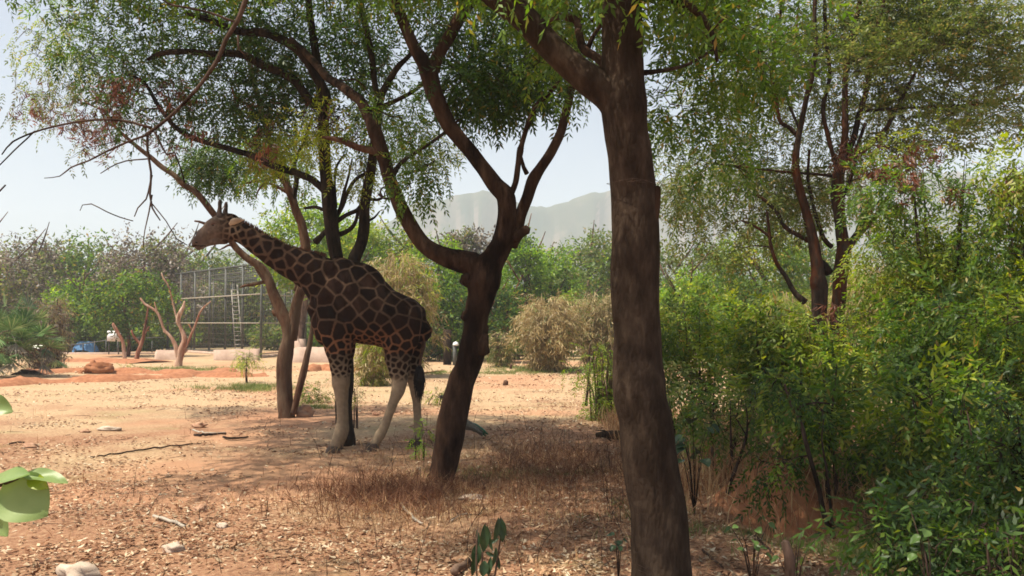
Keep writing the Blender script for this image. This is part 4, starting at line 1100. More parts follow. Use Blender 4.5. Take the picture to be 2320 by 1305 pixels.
def block_wall(px0, px1, y, top, label, base_py=None, depth=0.25, skew=0.0, roundl=0.0, y1=None):
    y1 = y1 or y
    a = np.array([(px0 - 1160) / F * y, y]); b = np.array([(px1 - 1160) / F * y1, y1])
    t = (b - a) / np.linalg.norm(b - a); nv = np.array([-t[1], t[0]]); L = np.linalg.norm(b - a)
    prof = []
    n = 14
    for k in range(n + 1):
        s = L * k / n; z = top * (1 + skew * (k / n))
        if roundl and s < roundl: z -= roundl * (1 - math.sqrt(max(0, 1 - (1 - s / roundl) ** 2)))
        prof.append((s, z + random.uniform(-0.008, 0.008)))
    v = []; f = []
    for s, z in prof:
        p = a + t * s
        for dd in (0.0, depth):
            c = p + nv * dd
            v += [[c[0], c[1], -0.1], [c[0], c[1], z]]
    for k in range(n):
        i = k * 4; j = i + 4
        f += [[i, j, j + 1, i + 1], [i + 3, j + 3, j + 2, i + 2], [i + 1, j + 1, j + 3, i + 3]]
    f += [[0, 1, 3, 2], [n * 4, n * 4 + 2, n * 4 + 3, n * 4 + 1]]
    o = mesh_np('low_wall', v, np.array(f), PLASTER)
    o.data.update()
    tag(o, label, 'wall', 'low plastered walls before the cage')
block_wall(352, 403, 45.5, 0.50, 'short low plastered wall behind the dead stumpy tree, left of the cage', roundl=0.12)
block_wall(485, 587, 45.0, 0.52, 'low plastered wall straight in front of the ladder', skew=0.14)
block_wall(661, 822, 42.5, 0.74, 'longest low plastered wall, seen between the giraffe\'s legs', roundl=0.15)
def chunk():
    w = Wood(); c = P(678, 776, 43.4)
    w.box([c[0] - 0.25, 43.0, c[2] - 0.95 + 0.45], [c[0] + 0.25, 43.0, c[2] - 0.5], 0.4, 0.45)
    w = Wood(); x0 = (668 - 1160) / F * 43.4; x1 = (690 - 1160) / F * 43.4
    w.box([x0, 43.6, 0.55], [x1, 43.6, 0.55], 0.42, 1.12)
    tag(w.build('concrete_pillar', PLASTER, None, False), 'square plastered pillar rising behind the longest low wall', 'pillar')
chunk()

# fence along the far side of the clearing, sign board, blue tarpaulin
def far_fence():
    r0 = thing('rail_fence', 'thin dark rail fence along the far left edge of the clearing', 'fence', P(200, 812, 52) * [1, 1, 0])
    y = 54.0
    for px in range(60, 372, 26):
        w = Wood(); p = np.array([(px - 1160) / F * y, y, 0]); w.box(p + [0, 0, -.1], p + [0, 0, 0.66 if px < 200 else 0.8], 0.05); w.build('post', STEEL, r0, False)
    w = Wood(); x = lambda q: (q - 1160) / F * y
    w.tube([[x(60), y, 0.56], [x(150), y, 0.54], [x(190), y, 0.62], [x(240), y, 0.82], [x(280), y, 0.95], [x(372), y, 1.0]], [0.03] * 6, 6); w.build('rail', STEEL, r0)
    w = Wood(); w.box([x(60), y - 0.4, 0.0], [x(372), y - 0.4, 0.0], 0.2, 0.22); w.build('kerb', PLASTER, r0, False)
far_fence()
def sign():
    y = 53.0; white = simple_mat('board_white', (0.62, 0.62, 0.64), (0.75, 0.75, 0.76), 3, 0.6, 0.0)
    s = thing('sign_board', 'blank white board on posts, half behind the thin bare trees at far left', 'sign', P(257, 812, y) * [1, 1, 0])
    w = Wood(); a = P(243, 761, y); b = P(273, 762, y); w.box(a, b, 0.04, 0.62); w.build('board', white, s, False)
    for px in (247, 269):
        w = Wood(); p = P(px, 770, y + 0.06); w.box([p[0], p[1], -0.1], [p[0], p[1], p[2] + 0.3], 0.05); w.build('post', STEEL, s, False)
sign()
def tarp():
    y = 55.3; m = simple_mat('blue_sheet', (0.04, 0.13, 0.28), (0.09, 0.22, 0.40), 3, 0.6, 0.3)
    c = P(194, 780, y); n = 12
    gx, gy = np.meshgrid(np.linspace(-0.75, 0.75, n), np.linspace(-0.5, 0.5, n))
    zz = 0.75 + 0.1 * fbm(gx * 3, gy * 3, 3, 4) - 0.6 * (np.abs(gx) / 0.75) ** 4 - 0.55 * (np.abs(gy) / 0.5) ** 3
    v = np.stack([c[0] + gx, y + gy, zz], -1).reshape(-1, 3)
    i = np.arange(n - 1)[:, None] * n; j = np.arange(n - 1)[None, :]
    q = np.stack([i + j, i + j + 1, i + n + j + 1, i + n + j], -1).reshape(-1, 4)
    tag(mesh_np('tarpaulin', v, q, m, smooth=True), 'blue sheet draped in the undergrowth beyond the far left fence', 'tarpaulin')
tarp()

# ------------------------------------------------------------------ small dead trees by the walls
def dead_tree(name, label, base, limbs, y, mat):
    t = Tree(name, label, base, seed=len(label))
    for i, a in enumerate(limbs):
        t.limb(pl(a, y), mat, 'trunk' if i == 0 else 'limb', 8, 0.15, 0.15)
    return t
dead_tree('dead_tree', 'leafless pale-limbed tree standing in front of the short low wall', GP(403, 830) , [
    [(403, 838, 10), (406, 815, 8), (412, 790, 8), (418, 768, 6), (408, 742, 4), (403, 728, 5), (408, 710, 5), (416, 695, 4), (418, 682, 2)],
    [(405, 812, 6), (398, 785, 5), (388, 765, 3.5), (372, 748, 3), (366, 732, 3), (356, 708, 3), (340, 695, 2.5), (328, 688, 2.5), (318, 675, 2)],
    [(414, 795, 5), (424, 780, 3), (432, 760, 3), (442, 738, 2.5), (450, 715, 2.2), (458, 700, 2), (478, 682, 1.2)],
    [(403, 728, 3), (396, 705, 2), (388, 670, 1.6), (384, 655, 1.2)], [(384, 655, 1.5), (379, 643, 2), (370, 630, 2), (366, 618, 1.2)],
    [(436, 750, 1.6), (428, 735, 1.4)], [(400, 800, 4), (412, 802, 4), (425, 792, 2)], [(395, 780, 3), (385, 762, 2.2), (370, 750, 1.6)], [(356, 708, 2), (352, 692, 1.5), (350, 684, 1)]], 38.8, PALE_BARK)
dead_tree('dead_tree', 'thin leaning dead tree with reddish bark at the far end of the clearing', GP(308, 820), [
    [(305, 826, 6), (312, 800, 5), (322, 772, 4), (328, 745, 3), (333, 715, 2), (336, 690, 1.2)], [(318, 780, 3), (305, 765, 3), (298, 748, 2)], [(325, 760, 2), (338, 740, 1.5)]], 43.0, RED_BARK)
dead_tree('dead_tree', 'thin pale dead tree in front of the white board', GP(276, 818), [
    [(283, 822, 5), (280, 795, 4), (278, 775, 3.5), (268, 752, 2.5), (256, 732, 2)], [(279, 780, 3), (272, 765, 2), (260, 748, 1.4), (254, 735, 1)]], 46.0, PALE_BARK)

# ------------------------------------------------------------------ background trees
def bg_tree(name, label, px, y, top_py, wpx, mat, seed, base_z=0.0, group=None, bot_py=None, n=60, per=26, lscale=1.0, bark=None, kind='far', trunks=1, cat='tree', mat2=None, kfrac=0.3, dense=1.0, lean=0):
    r = np.random.RandomState(seed)
    top = P(px, top_py, y)[2]; w = wpx * 1.12 / F * y
    bot = P(px, bot_py + 20, y)[2] if bot_py else top * 0.3
    bot = max(bot, 0.2)
    x0 = (px - 1160) / F * y
    t = Tree(name, label, (x0, y, 0), cat, group, seed)
    for k in range(trunks):
        bx = x0 + (r.rand() - 0.5) * w * 0.25 * (trunks > 1)
        tr = max(0.05, 0.022 * top)
        t.limb([(np.array([bx, y, -0.2]), tr * 1.3), (np.array([bx + r.normal(0, .15), y, bot * 0.5]), tr), (np.array([bx + r.normal(0, .3) + lean, y, (bot + top) * 0.45]), tr * 0.7), (np.array([bx + r.normal(0, .5) + lean, y + r.normal(0, .4), top * 0.86]), tr * 0.25)],
               bark or BG_BARK, 'trunk', 7, 0.4, 0.2)
        for m_ in range(3):
            a = r.uniform(0, 6.28); b0 = t.nodes[len(t.nodes) // 2]
            t.limb([(b0, tr * 0.5), (b0 + np.array([math.cos(a) * w * 0.2, math.sin(a) * w * 0.15, (top - bot) * 0.22]), tr * 0.35), (b0 + np.array([math.cos(a) * w * 0.34, math.sin(a) * w * 0.25, (top - bot) * 0.42]), tr * 0.15)], bark or BG_BARK, 'limb', 5, 0.5)
    c = np.array([x0 + lean, y, (top + bot) / 2]); R = np.array([w / 2, w * 0.35, (top - bot) / 2])
    def pts(m_):
        d = norm(r.normal(0, 1, (m_, 3))) * (0.45 + 0.55 * r.rand(m_, 1) ** 0.6)
        lump = 1 + 0.22 * np.sin(d[:, :1] * 5 + seed) * np.cos(d[:, 2:] * 4 + seed * 2)
        return c + d * R * lump
    sz = max(0.4, min(1.2, (R[0] + R[2]) * 0.5 * 0.30)); n = int(n * 1.5)
    t.crown(pts(int(n * (1 - kfrac if mat2 else 1))), kind, mat, per=int(per * dense), rad=sz, scale=lscale * y / 52.0 if kind == 'far' else lscale, droop=0.3, twigs=0, maxr=0.04)
    if mat2:
        t.crown(pts(int(n * kfrac)), kind, mat2, per=int(per * dense), rad=sz, scale=lscale * y / 52.0 if kind == 'far' else lscale, droop=0.3, twigs=0, maxr=0.04)
    t.finish(BG_BARK)

BT_L = [
 # name, label, px, y, top, width, leaves, bottom, clumps, second
 ('tree', 'hazy brownish thin-leaved tree at the left edge beyond the palm', -20, 58, 560, 230, G_PINK, 740, 60, G_OLV),
 ('tree', 'hazy brownish thin-leaved tree just right of the palm clump', 75, 62, 545, 150, G_PINK, 730, 50, G_OLV),
 ('tree', 'broad rounded green tree in the left background under open sky', 185, 70, 552, 190, G_MID, 700, 70, G_OLV),
 ('tree', 'low bright green tree in front of the rounded one at left', 175, 56, 640, 120, G_LIGHT, 760, 34, G_MID),
 ('tree', 'dark trunked green tree beside the white board', 290, 50, 625, 170, G_MID, 730, 46, G_DARK),
 ('tree', 'tall greyish half-bare tree left of the cage roof', 330, 60, 535, 190, G_PINK, 700, 64, G_OLV),
 ('tree', 'green tree whose crown slopes down to the cage roof', 430, 74, 552, 230, G_OLV, 720, 60, G_MID),
 ('tree', 'dark grey-green tree seen through the left of the cage', 420, 68, 620, 150, G_OLV, 800, 40, G_PINK),
 ('tree', 'grey-green tree seen through the middle of the cage', 530, 74, 610, 160, G_OLV, 810, 44, G_DARK),
 ('tree', 'grey-green tree seen through the right of the cage', 620, 72, 605, 150, G_OLV, 810, 44, G_DARK),
 ('tree', 'bright light green tree above the giraffe\'s neck', 690, 44, 468, 190, G_LIGHT, 640, 64, G_YEL),
 ('tree', 'yellow-green tree above the giraffe\'s withers', 800, 50, 495, 150, G_LIGHT, 640, 50, G_YEL),
 ('tree', 'round green tree above the giraffe\'s back', 885, 52, 512, 150, G_YEL, 660, 46, G_MID),
 ('tree', 'green tree seen just left of the burled trunk', 1000, 46, 540, 150, G_LIGHT, 720, 46, G_MID),
 ('tree', 'tree with brown dead tops above the burled trunk\'s fork', 1075, 56, 525, 130, G_PINK, 640, 36, G_OLV),
 ('tree', 'bright green tree immediately right of the burled trunk', 1180, 50, 525, 100, G_LIGHT, 700, 40, G_MID),
 ('tree', 'light green tree in the gap midway between the two big trunks', 1250, 54, 560, 90, G_LIGHT, 700, 30, G_MID),
 ('tree', 'wide olive tree behind the tall straight trunk', 1340, 62, 535, 200, G_OLV, 700, 60, G_MID),
 ('tree', 'dark understorey tree low between the big trunks', 1130, 42, 640, 130, G_DARK, 780, 34, G_MID),
 ('tree', 'dark understorey tree left of the dry bamboo', 1050, 44, 650, 120, G_MID, 790, 34, G_DARK),
 ('tree', 'olive tree just right of the tall straight trunk', 1560, 48, 560, 190, G_OLV, 720, 52, G_MID),
 ('tree', 'bright green tree behind the leafy bushes right of the tall trunk', 1570, 38, 620, 130, G_LIGHT, 740, 36, G_YEL),
 ('tree', 'rounded green tree behind the left stems of the upright tree', 1720, 36, 505, 200, G_MID, 700, 60, G_YEL),
 ('tree', 'dense green tree behind the fork of the upright tree', 1850, 42, 520, 160, G_MID, 720, 44, G_OLV),
 ('tree', 'green tree far behind the bushes at the right', 2060, 44, 520, 200, G_OLV, 740, 40, G_MID),
 ('tree', 'green tree far behind the bushes at the right edge', 2260, 44, 520, 220, G_MID, 740, 40, G_OLV),
]
for i, (nm, lab, px, y, tp, wp, m1, bp_, n_, m2) in enumerate(BT_L):
    bg_tree(nm, lab, px, y, tp, wp, m1, 100 + i, bot_py=bp_, n=n_, mat2=m2, group='trees round the clearing', trunks=1 + (i % 3 == 0), bark=RED_BARK if i in (4, 18) else None)

UG = [(20, 66, 755), (130, 57, 770), (215, 58, 765), (300, 60, 772), (385, 66, 745), (470, 70, 738), (560, 72, 735), (640, 62, 740), (720, 56, 735), (800, 52, 700), (960, 44, 690), (1025, 50, 700), (1100, 52, 705), (1165, 46, 712), (1230, 50, 690), (1310, 46, 690), (1400, 50, 680), (1480, 46, 690), (1550, 40, 700), (1640, 33, 690), (1720, 40, 680), (1880, 44, 690), (2150, 40, 690), (2300, 40, 690)]
UGD = ['at the far left edge', 'behind the rail fence', 'by the blue sheet', 'behind the white board', 'left of the cage', 'seen through the cage\'s left half', 'seen through the cage\'s right half', 'right of the cage', 'behind the giraffe\'s shoulder', 'above the giraffe\'s back line',
       'behind the giraffe\'s rump', 'left of the burled trunk', 'beside the burled trunk on its right', 'in the shadowy gap right of the burled trunk', 'left of the drier bamboo', 'behind the dry bamboo', 'behind the tall trunk', 'just right of the tall trunk', 'far right of the tall trunk', 'behind the left bushes of the thicket', 'left of the upright tree', 'right behind the upright tree', 'behind the large pale bush', 'at the far right edge']
for i, ((px, y, tp), ds) in enumerate(zip(UG, UGD)):
    bg_tree('background_bush', 'low green undergrowth bush ' + ds, px, y, tp, 125, (G_MID, G_OLV, G_DARK, G_LIGHT)[i % 4 if px > 700 else i % 2], 500 + i, bot_py=730 + H * F / y - 22, n=26, per=24, group='undergrowth bushes round the clearing', cat='bush', mat2=(G_OLV, G_MID)[i % 2])

def far_wood():
    """closed belt of woodland behind everything"""
    r = np.random.RandomState(77)
    n = 30000
    ang = r.uniform(-1.0, 1.0, n); dist = r.uniform(82, 125, n)
    x = ang * dist; y = dist
    ht = 6.2 + 3.2 * fbm(ang * 14, dist * 0.05, 4, 6) * 2 + r.normal(0, .4, n)
    z = np.abs(r.beta(2.2, 1.3, n)) * ht
    q = sprays('far', np.stack([x, y, z], -1), r.normal(0, 1, (n, 3)), 2.4 + r.rand(n), r)
    w = foliage_obj('distant_woodland', q, G_MID)
    q = []
far_wood()

# ------------------------------------------------------------------ bamboo and dry thickets
def thicket(name, label, px, y, top_py, wpx, seed, mat=None, mat2=None, n=70, culmmat=None, group=None, kfrac=0.3, spread=0.5, kind='bamboo', cat='bamboo', sc=1.4, per=9, base_r=0.3, bottomleaf=0.12):
    r = np.random.RandomState(seed)
    x0 = (px - 1160) / F * y; top = P(px, top_py, y)[2]; w = wpx / F * y
    root = thing(name, label, cat, (x0, y, gz(x0, y)), group)
    cw = Wood(); Pp, Dp = [], []
    for k in range(n):
        a = r.uniform(0, 6.283); br = base_r * w * 0.5 * r.rand() ** 0.5
        b = np.array([x0 + math.cos(a) * br, y + math.sin(a) * br, 0.0])
        reach = w * 0.5 * (0.35 + 0.65 * r.rand()) - br
        h_ = top * (0.65 + 0.35 * r.rand()) * (1 - 0.35 * (reach / (w * 0.5)) ** 2)
        dirv = np.array([math.cos(a), math.sin(a), 0])
        e = b + dirv * reach; e[2] = h_ * r.uniform(0.45, 0.95)
        m1 = b + dirv * reach * 0.12; m1[2] = h_ * 0.6
        m2 = b + dirv * reach * 0.5; m2[2] = h_
        cp, cr = catmull([b, m1, m2, e], [0.02, 0.016, 0.01, 0.004], max(0.25, h_ / 9))
        cw.tube(cp, cr, 4)
        ts = r.randint(int(len(cp) * bottomleaf), len(cp), per)
        pp = cp[ts] + r.normal(0, 0.10 * sc, (per, 3)); Pp.append(pp); Dp.append(dirv * 0.6 + r.normal(0, 0.6, (per, 3)) - [0, 0, 0.4])
    tag(cw.build('stem', culmmat or BG_BARK, root), kind='stuff')
    Pp = np.vstack(Pp); Dp = np.vstack(Dp); m = r.rand(len(Pp)) < kfrac
    Pp[:, 2] = np.maximum(Pp[:, 2], 0.15)
    foliage_obj('foliage', sprays(kind, Pp[~m], Dp[~m], sc * (0.7 + 0.6 * r.rand((~m).sum())), r), mat, root)
    if mat2 is not None and m.any():
        foliage_obj('green_foliage' if mat2 is not G_BROWN else 'dead_foliage', sprays(kind, Pp[m], Dp[m], sc * (0.7 + 0.6 * r.rand(m.sum())), r), mat2, root)
STRAWSTEM = simple_mat('straw_stem', (0.28, 0.2, 0.1), (0.42, 0.33, 0.18), 6, 0.8, 0.1)
thicket('bamboo_clump', 'tall dry straw-coloured bamboo clump right behind the giraffe\'s rump', 905, 31, 560, 200, 1, G_STRAW, G_YEL, 150, STRAWSTEM, 'bamboo clumps round the clearing', 0.3, per=16)
thicket('bamboo_clump', 'small drooping bamboo clump seen beneath the giraffe\'s belly', 850, 27, 735, 100, 2, G_STRAW, G_YEL, 70, STRAWSTEM, 'bamboo clumps round the clearing', 0.35, per=12, sc=1.1)
thicket('bamboo_clump', 'dry bamboo clump directly between the burled tree and the tall trunk', 1240, 35, 662, 170, 3, G_STRAW, G_OLV, 170, STRAWSTEM, 'bamboo clumps round the clearing', 0.05, per=16, sc=1.3)
thicket('bamboo_clump', 'dry bamboo clump partly hidden by the tall straight trunk', 1360, 37, 655, 200, 4, G_STRAW, G_OLV, 170, STRAWSTEM, 'bamboo clumps round the clearing', 0.3, per=15, sc=1.3)
thicket('bamboo_clump', 'yellow-green bamboo thicket glowing behind the right-hand bushes', 1990, 23, 585, 260, 5, G_YEL, G_STRAW, 300, STRAWSTEM, 'bamboo clumps round the clearing', 0.35, per=20, sc=1.1)
thicket('bamboo_clump', 'yellow-green thicket behind the upright tree\'s trunks', 1790, 29, 650, 220, 6, G_YEL, G_MID, 150, STRAWSTEM, 'bamboo clumps round the clearing', 0.4, per=16, sc=1.1)
thicket('dry_bush', 'tall brown dried bush standing behind the palm clump', 105, 36, 672, 85, 7, G_PINK, G_STRAW, 90, BG_BARK, None, 0.4, per=16, sc=1.2, cat='bush', base_r=0.8)
thicket('green_bush', 'bright sunlit green bush on the left side of the tall trunk', 1362, 17.5, 770, 180, 8, G_LIGHT, G_YEL, 30, BG_BARK, None, 0.4, per=18, bottomleaf=0.05, sc=0.85, cat='bush', kind='neem')
thicket('grey_bush', 'pale wispy grey-green bush right behind the burled trunk', 1135, 38, 745, 70, 9, G_OLV, G_STRAW, 60, BG_BARK, None, 0.4, per=10, sc=1.1, cat='bush')

# palm clump at the left edge
def palm():
    y = 31.0; r = np.random.RandomState(3)
    x0 = (38 - 1160) / F * y
    root = thing('palm_clump', 'bushy clump of spiky palm fronds at the left edge, dead fronds hanging below', 'palm', (x0, y, 0))
    gm = leaf_mat('palm_green', [(0, (0.06, 0.13, 0.04)), (0.6, (0.11, 0.21, 0.07)), (1, (0.26, 0.33, 0.15))], 0.2, 0.3, 0.5)
    dm = leaf_mat('palm_dead', [(0, (0.2, 0.17, 0.12)), (1, (0.4, 0.36, 0.27))], 0.15)
    for k in range(95):
        a = r.uniform(0, 6.283); el = r.uniform(-0.35, 1.45); L = r.uniform(0.6, 1.1)
        d = np.array([math.cos(a) * math.cos(el), math.sin(a) * math.cos(el), math.sin(el)])
        o = np.array([x0, y, 1.05]) + r.normal(0, 1, 3) * [0.35, 0.35, 0.35]
        w = Wood(); c = o + d * L; c[2] = max(c[2] - 0.1, 0.35)
        w.tube([o, (o + c) / 2 + [0, 0, 0.06], c], [0.018, 0.014, 0.008], 4)
        st = w.build('frond', PALESTEEL if el < -0.2 else BG_BARK, root)
        side = norm(np.cross(d, [0.1, 0.1, 1.0])); m_ = 26
        an = np.linspace(-1.5, 1.5, m_)
        dirs = norm(np.cos(an)[:, None] * d + np.sin(an)[:, None] * side + r.normal(0, 0.05, (m_, 3)) - [0, 0, 0.12 + (0.5 if el < 0.15 else 0)])
        q = leaf_quads(np.tile(c, (m_, 1)), dirs, norm(np.cross(dirs, np.cross(d, side))), np.full(m_, 0.62) * (0.8 + 0.3 * r.rand(m_)), np.full(m_, 0.045), np.full(m_, 0.2))
        foliage_obj('leaf_blades', q, dm if el < -0.2 else gm, st, 'stuff')
palm()

# ------------------------------------------------------------------ shrubs and saplings of the right-hand undergrowth
def sapling(name, label, px, y, top_py, wpx, seed, mat, n=26, per=22, mat2=None, frac=0.25, kind='neem', sc=0.9, stems=3, group='leafy bushes of the right-hand undergrowth', low=0.25, rad=0.26, dead=0, cat='bush', bark=None, droop=0.5, base=None, bot_py=None):
    r = np.random.RandomState(seed)
    x0 = (px - 1160) / F * y; top = P(px, top_py, y)[2]; w = wpx / F * y
    z0 = gz(x0, y)
    t = Tree(name, label, (x0, y, z0), cat, group, seed)
    for k in range(stems):
        a = r.uniform(0, 6.283); b = np.array([x0 + r.normal(0, 0.10), y + r.normal(0, 0.10), z0 - 0.1]); R = w * 0.28 * r.rand()
        t.limb([(b, 0.010 + 0.008 * top), (b + [math.cos(a) * R * 0.3, math.sin(a) * R * 0.3, top * 0.35], 0.008 + 0.006 * top), (b + [math.cos(a) * R * 0.8, math.sin(a) * R * 0.8, top * 0.65], 0.006 + 0.004 * top), (b + [math.cos(a) * R * 1.2, math.sin(a) * R * 1.2, top * 0.92], 0.004)], bark or TWIG, 'stem', 6, 0.12, 0.1)
    bot = top * low if bot_py is None else max(0.1, P(px, bot_py, y)[2])
    def pts(m_):
        d = norm(r.normal(0, 1, (m_, 3))) * r.rand(m_, 1) ** 0.45
        return np.array([x0, y, (top + bot) / 2]) + d * [w / 2, w * 0.42, (top - bot) / 2]
    m2n = int(n * frac) if mat2 else 0
    t.crown(pts(n - m2n), kind, mat, per=per, rad=rad, scale=sc, droop=droop, twigs=3, maxr=0.02)
    if m2n: t.crown(pts(m2n), kind, mat2, per=per, rad=rad, scale=sc, droop=droop, twigs=3, maxr=0.02)
    if dead:
        pp = pts(dead * 6); pp = pp[np.argsort(-pp[:, 2])][:dead * 2]
        t.crown(pp[:dead], 'droop', G_BROWN, per=14, rad=0.12, scale=0.95, twigs=0, maxr=0.02)
    t.finish(bark or TWIG)

SP = [
 ('large pale green bush with rusty seed clusters on top, right of the upright tree', 2110, 11.5, 285, 360, G_MID, 82, 30, G_YEL, 0.5, 10, 0.12),
 ('pale green bush cut by the right edge of the picture at mid height', 2340, 11.0, 290, 290, G_MID, 64, 28, G_YEL, 0.5, 5, 0.12),
 ('leafy bush right beside the tall straight trunk', 1585, 13.5, 665, 190, G_MID, 40, 24, G_YEL, 0.5, 0, 0.25),
 ('leafy bush standing in front of the left stem of the upright tree', 1745, 12.5, 680, 200, G_MID, 40, 24, G_YEL, 0.5, 0, 0.25),
 ('leafy bush hiding the foot of the upright tree', 1880, 12.0, 690, 170, G_MID, 32, 24, G_YEL, 0.5, 1, 0.35),
 ('dark bush below the large pale one', 2130, 10.0, 650, 210, G_DARK, 40, 26, G_MID, 0.3, 0, 0.15),
 ('dark bush below the edge bush, right side', 2270, 9.0, 600, 280, G_MID, 46, 26, G_YEL, 0.3, 0, 0.12),
 ('shaded neem bush with long leaf sprays in the right foreground', 2150, 8.0, 830, 250, G_MID, 30, 22, G_YEL, 0.2, 0, 0.2),
 ('shaded bush in the lower right corner', 2290, 6.5, 860, 260, G_DARK, 30, 20, G_MID, 0.3, 0, 0.1),
 ('low shaded bush near the bottom edge at right', 2090, 6.3, 1090, 200, G_DARK, 16, 18, G_MID, 0.4, 0, 0.05),
 ('low shaded bush in front of the corner bush', 2230, 5.6, 1130, 240, G_DARK, 20, 18, G_MID, 0.35, 0, 0.05),
 ('spindly sapling with a crooked stem above the red earth bank', 1850, 9.2, 830, 180, G_MID, 15, 18, G_YEL, 0.3, 0, 0.5),
 ('sparse sapling left of the red earth bank', 1680, 10.0, 880, 120, G_MID, 10, 14, G_OLV, 0.5, 0, 0.35),
 ('sparse bush between the tall trunk and the red earth bank', 1590, 11.0, 840, 110, G_MID, 12, 14, G_OLV, 0.5, 0, 0.3),
 ('leafy bush just behind the hollow in the red bank', 1975, 9.6, 930, 150, G_DARK, 16, 20, G_MID, 0.5, 0, 0.25),
]
for i, (lab, px, y, tp, wp, m1, n_, per_, m2, fr_, dd_, low_) in enumerate(SP):
    sapling('bush', lab, px, y, tp, wp, 300 + i, m1, n_, int(per_ * 0.72), m2, fr_, sc=(1.0, 1.25, 1.1, 1.35)[i % 4] * (1 if y > 9 else 0.9), rad=0.24, dead=dd_, low=low_, stems=4 if wp > 200 else 3)

def bent_stem():
    y = 8.2
    t = Tree('crooked_sapling', 'crooked dark stem leaning left with hanging leaf tufts in front of the red bank', GP(1890, 1222), cat='sapling', seed=31)
    t.limb(pl([(1890, 1240, 6), (1888, 1215, 5.5), (1868, 1170, 6), (1855, 1110, 5.5), (1838, 1050, 5), (1825, 1000, 5), (1815, 960, 4.5), (1800, 930, 4), (1785, 900, 3), (1778, 870, 2)], y), TWIG, 'stem', 8, 0.06)
    t.limb(pl([(1886, 1190, 4), (1880, 1130, 3.5), (1872, 1060, 3), (1862, 1000, 2), (1866, 950, 1.5)], y + .1), TWIG, 'stem', 7, 0.06)
    t.limb(pl([(1800, 935, 3), (1815, 920, 2.5), (1850, 912, 2), (1880, 915, 1.5)], y), TWIG, 'twig', 6, 0.06)
    t.crown([P(1775, 1040, y - .1), P(1725, 1045, y), P(1740, 1110, y), P(1785, 890, y), P(1760, 860, y), P(1865, 930, y + .1)], 'neem', G_DARK, per=13, rad=0.14, scale=0.85, droop=1.0)
    t.crown([P(1775, 1045, y - .2)], 'neem', G_LIGHT, per=7, rad=0.08, scale=0.8, droop=1.2)
    t.finish()
    t = Tree('bare_sapling', 'bare thin branching sapling right of the tall trunk above the litter', GP(1645, 1120), cat='sapling', seed=32)
    y = D(1150)
    t.limb(pl([(1638, 1150, 4.5), (1652, 1105, 4), (1668, 1060, 4), (1682, 1020, 3.5), (1692, 985, 3), (1694, 950, 2), (1690, 920, 1.5)], y), TWIG, 'stem', 7, 0.06)
    for a in ([(1690, 985, 2), (1675, 960, 1.6), (1660, 935, 1)], [(1670, 1055, 2), (1700, 1020, 1.5), (1725, 1000, 1)], [(1655, 1100, 2), (1690, 1150, 1.6)], [(1648, 1115, 2), (1645, 1150, 1.6)], [(1692, 970, 1.6), (1705, 940, 1.2), (1715, 905, .8)]):
        t.limb(pl(a, y), TWIG, 'twig', 5, 0.05)
    t.crown([P(1660, 930, y), P(1712, 905, y), P(1690, 915, y)], 'neem', G_OLV, per=5, rad=0.1, scale=0.6, twigs=1)
    t.finish()
    y = 19.5
    t = Tree('thin_stick', 'single thin upright stick left of the tall trunk', GP(1328, 917), cat='sapling', seed=33)
    t.limb(pl([(1328, 920, 3.5), (1332, 880, 3), (1334, 840, 2.5), (1334, 800, 2), (1337, 780, 1.5)], D(918)), TWIG, 'stem', 6, 0.1)
bent_stem()

# small plants in the clearing
sapling('small_shrub', 'small upright shrub on the clearing in front of the low walls', 562, 28.5, 790, 60, 401, G_OLV, 9, 12, G_YEL, 0.4, group=None, sc=0.9, rad=0.22, cat='shrub', low=0.3)
sapling('small_shrub', 'small green shrub behind the rock beside the reddish tree', 712, 21.0, 880, 70, 402, G_OLV, 10, 14, G_MID, 0.4, group=None, sc=0.8, rad=0.18, cat='shrub', low=0.1)
sapling('small_shrub', 'tiny shrub on the red earth ridge at the left', 287, 34.0, 826, 14, 403, G_OLV, 4, 8, G_YEL, 0.4, group=None, sc=0.8, rad=0.12, cat='shrub', low=0.2)
sapling('small_shrub', 'leggy little plant between the giraffe\'s foreleg and hind leg', 803, 16.0, 862, 36, 404, G_MID, 4, 6, G_YEL, 0.4, group=None, sc=0.6, rad=0.1, cat='shrub', low=0.6)
sapling('small_shrub', 'small green sprout in front of the giraffe\'s far hind foot', 958, 12.6, 965, 30, 405, G_LIGHT, 4, 8, None, 0, group=None, sc=0.6, rad=0.08, cat='shrub', low=0.15)
sapling('small_shrub', 'low green herb at the left of the burled tree, far side', 990, 20.5, 880, 60, 406, G_OLV, 6, 10, G_YEL, 0.4, group=None, sc=0.7, rad=0.15, cat='shrub', low=0.2)

# ------------------------------------------------------------------ stones, stumps, logs, sticks, ridges
def rock(label, px, py, rpx, seed, mat=STONE, sq=(1.2, 0.9, 0.7), name='rock'):
    p = GP(px, py); r_ = rpx / F * p[1]
    w = Wood(); w.blob(p + [0, 0, r_ * sq[2] * 0.35], r_, seed, sq, 0.45, 16, 11)
    v = np.vstack(w.v); 
    o = w.build(name, mat, None, True)
    tag(o, label, 'rock', 'stones lying about the clearing')
rock('largest rounded brown rock, at the foot of the reddish forked tree', 691, 944, 19, 1, sq=(1.2, 0.9, 0.95))
rock('dark upright stone left of the reddish tree, on the open ground', 455, 963, 12, 2)
rock('flat pale stone on the open ground near the left', 252, 974, 18, 3, PALESTONE, (1.4, 0.9, 0.35))
rock('brown flat stone at the far left of the open ground', 74, 1014, 14, 4, sq=(1.4, 0.9, 0.5))
rock('small brown stone beside the flat pale one', 198, 982, 10, 5, sq=(1.2, 0.9, 0.5))
rock('white stone cut by the bottom edge of the picture', 190, 1303, 34, 6, PALESTONE, (1.3, 0.9, 0.7))
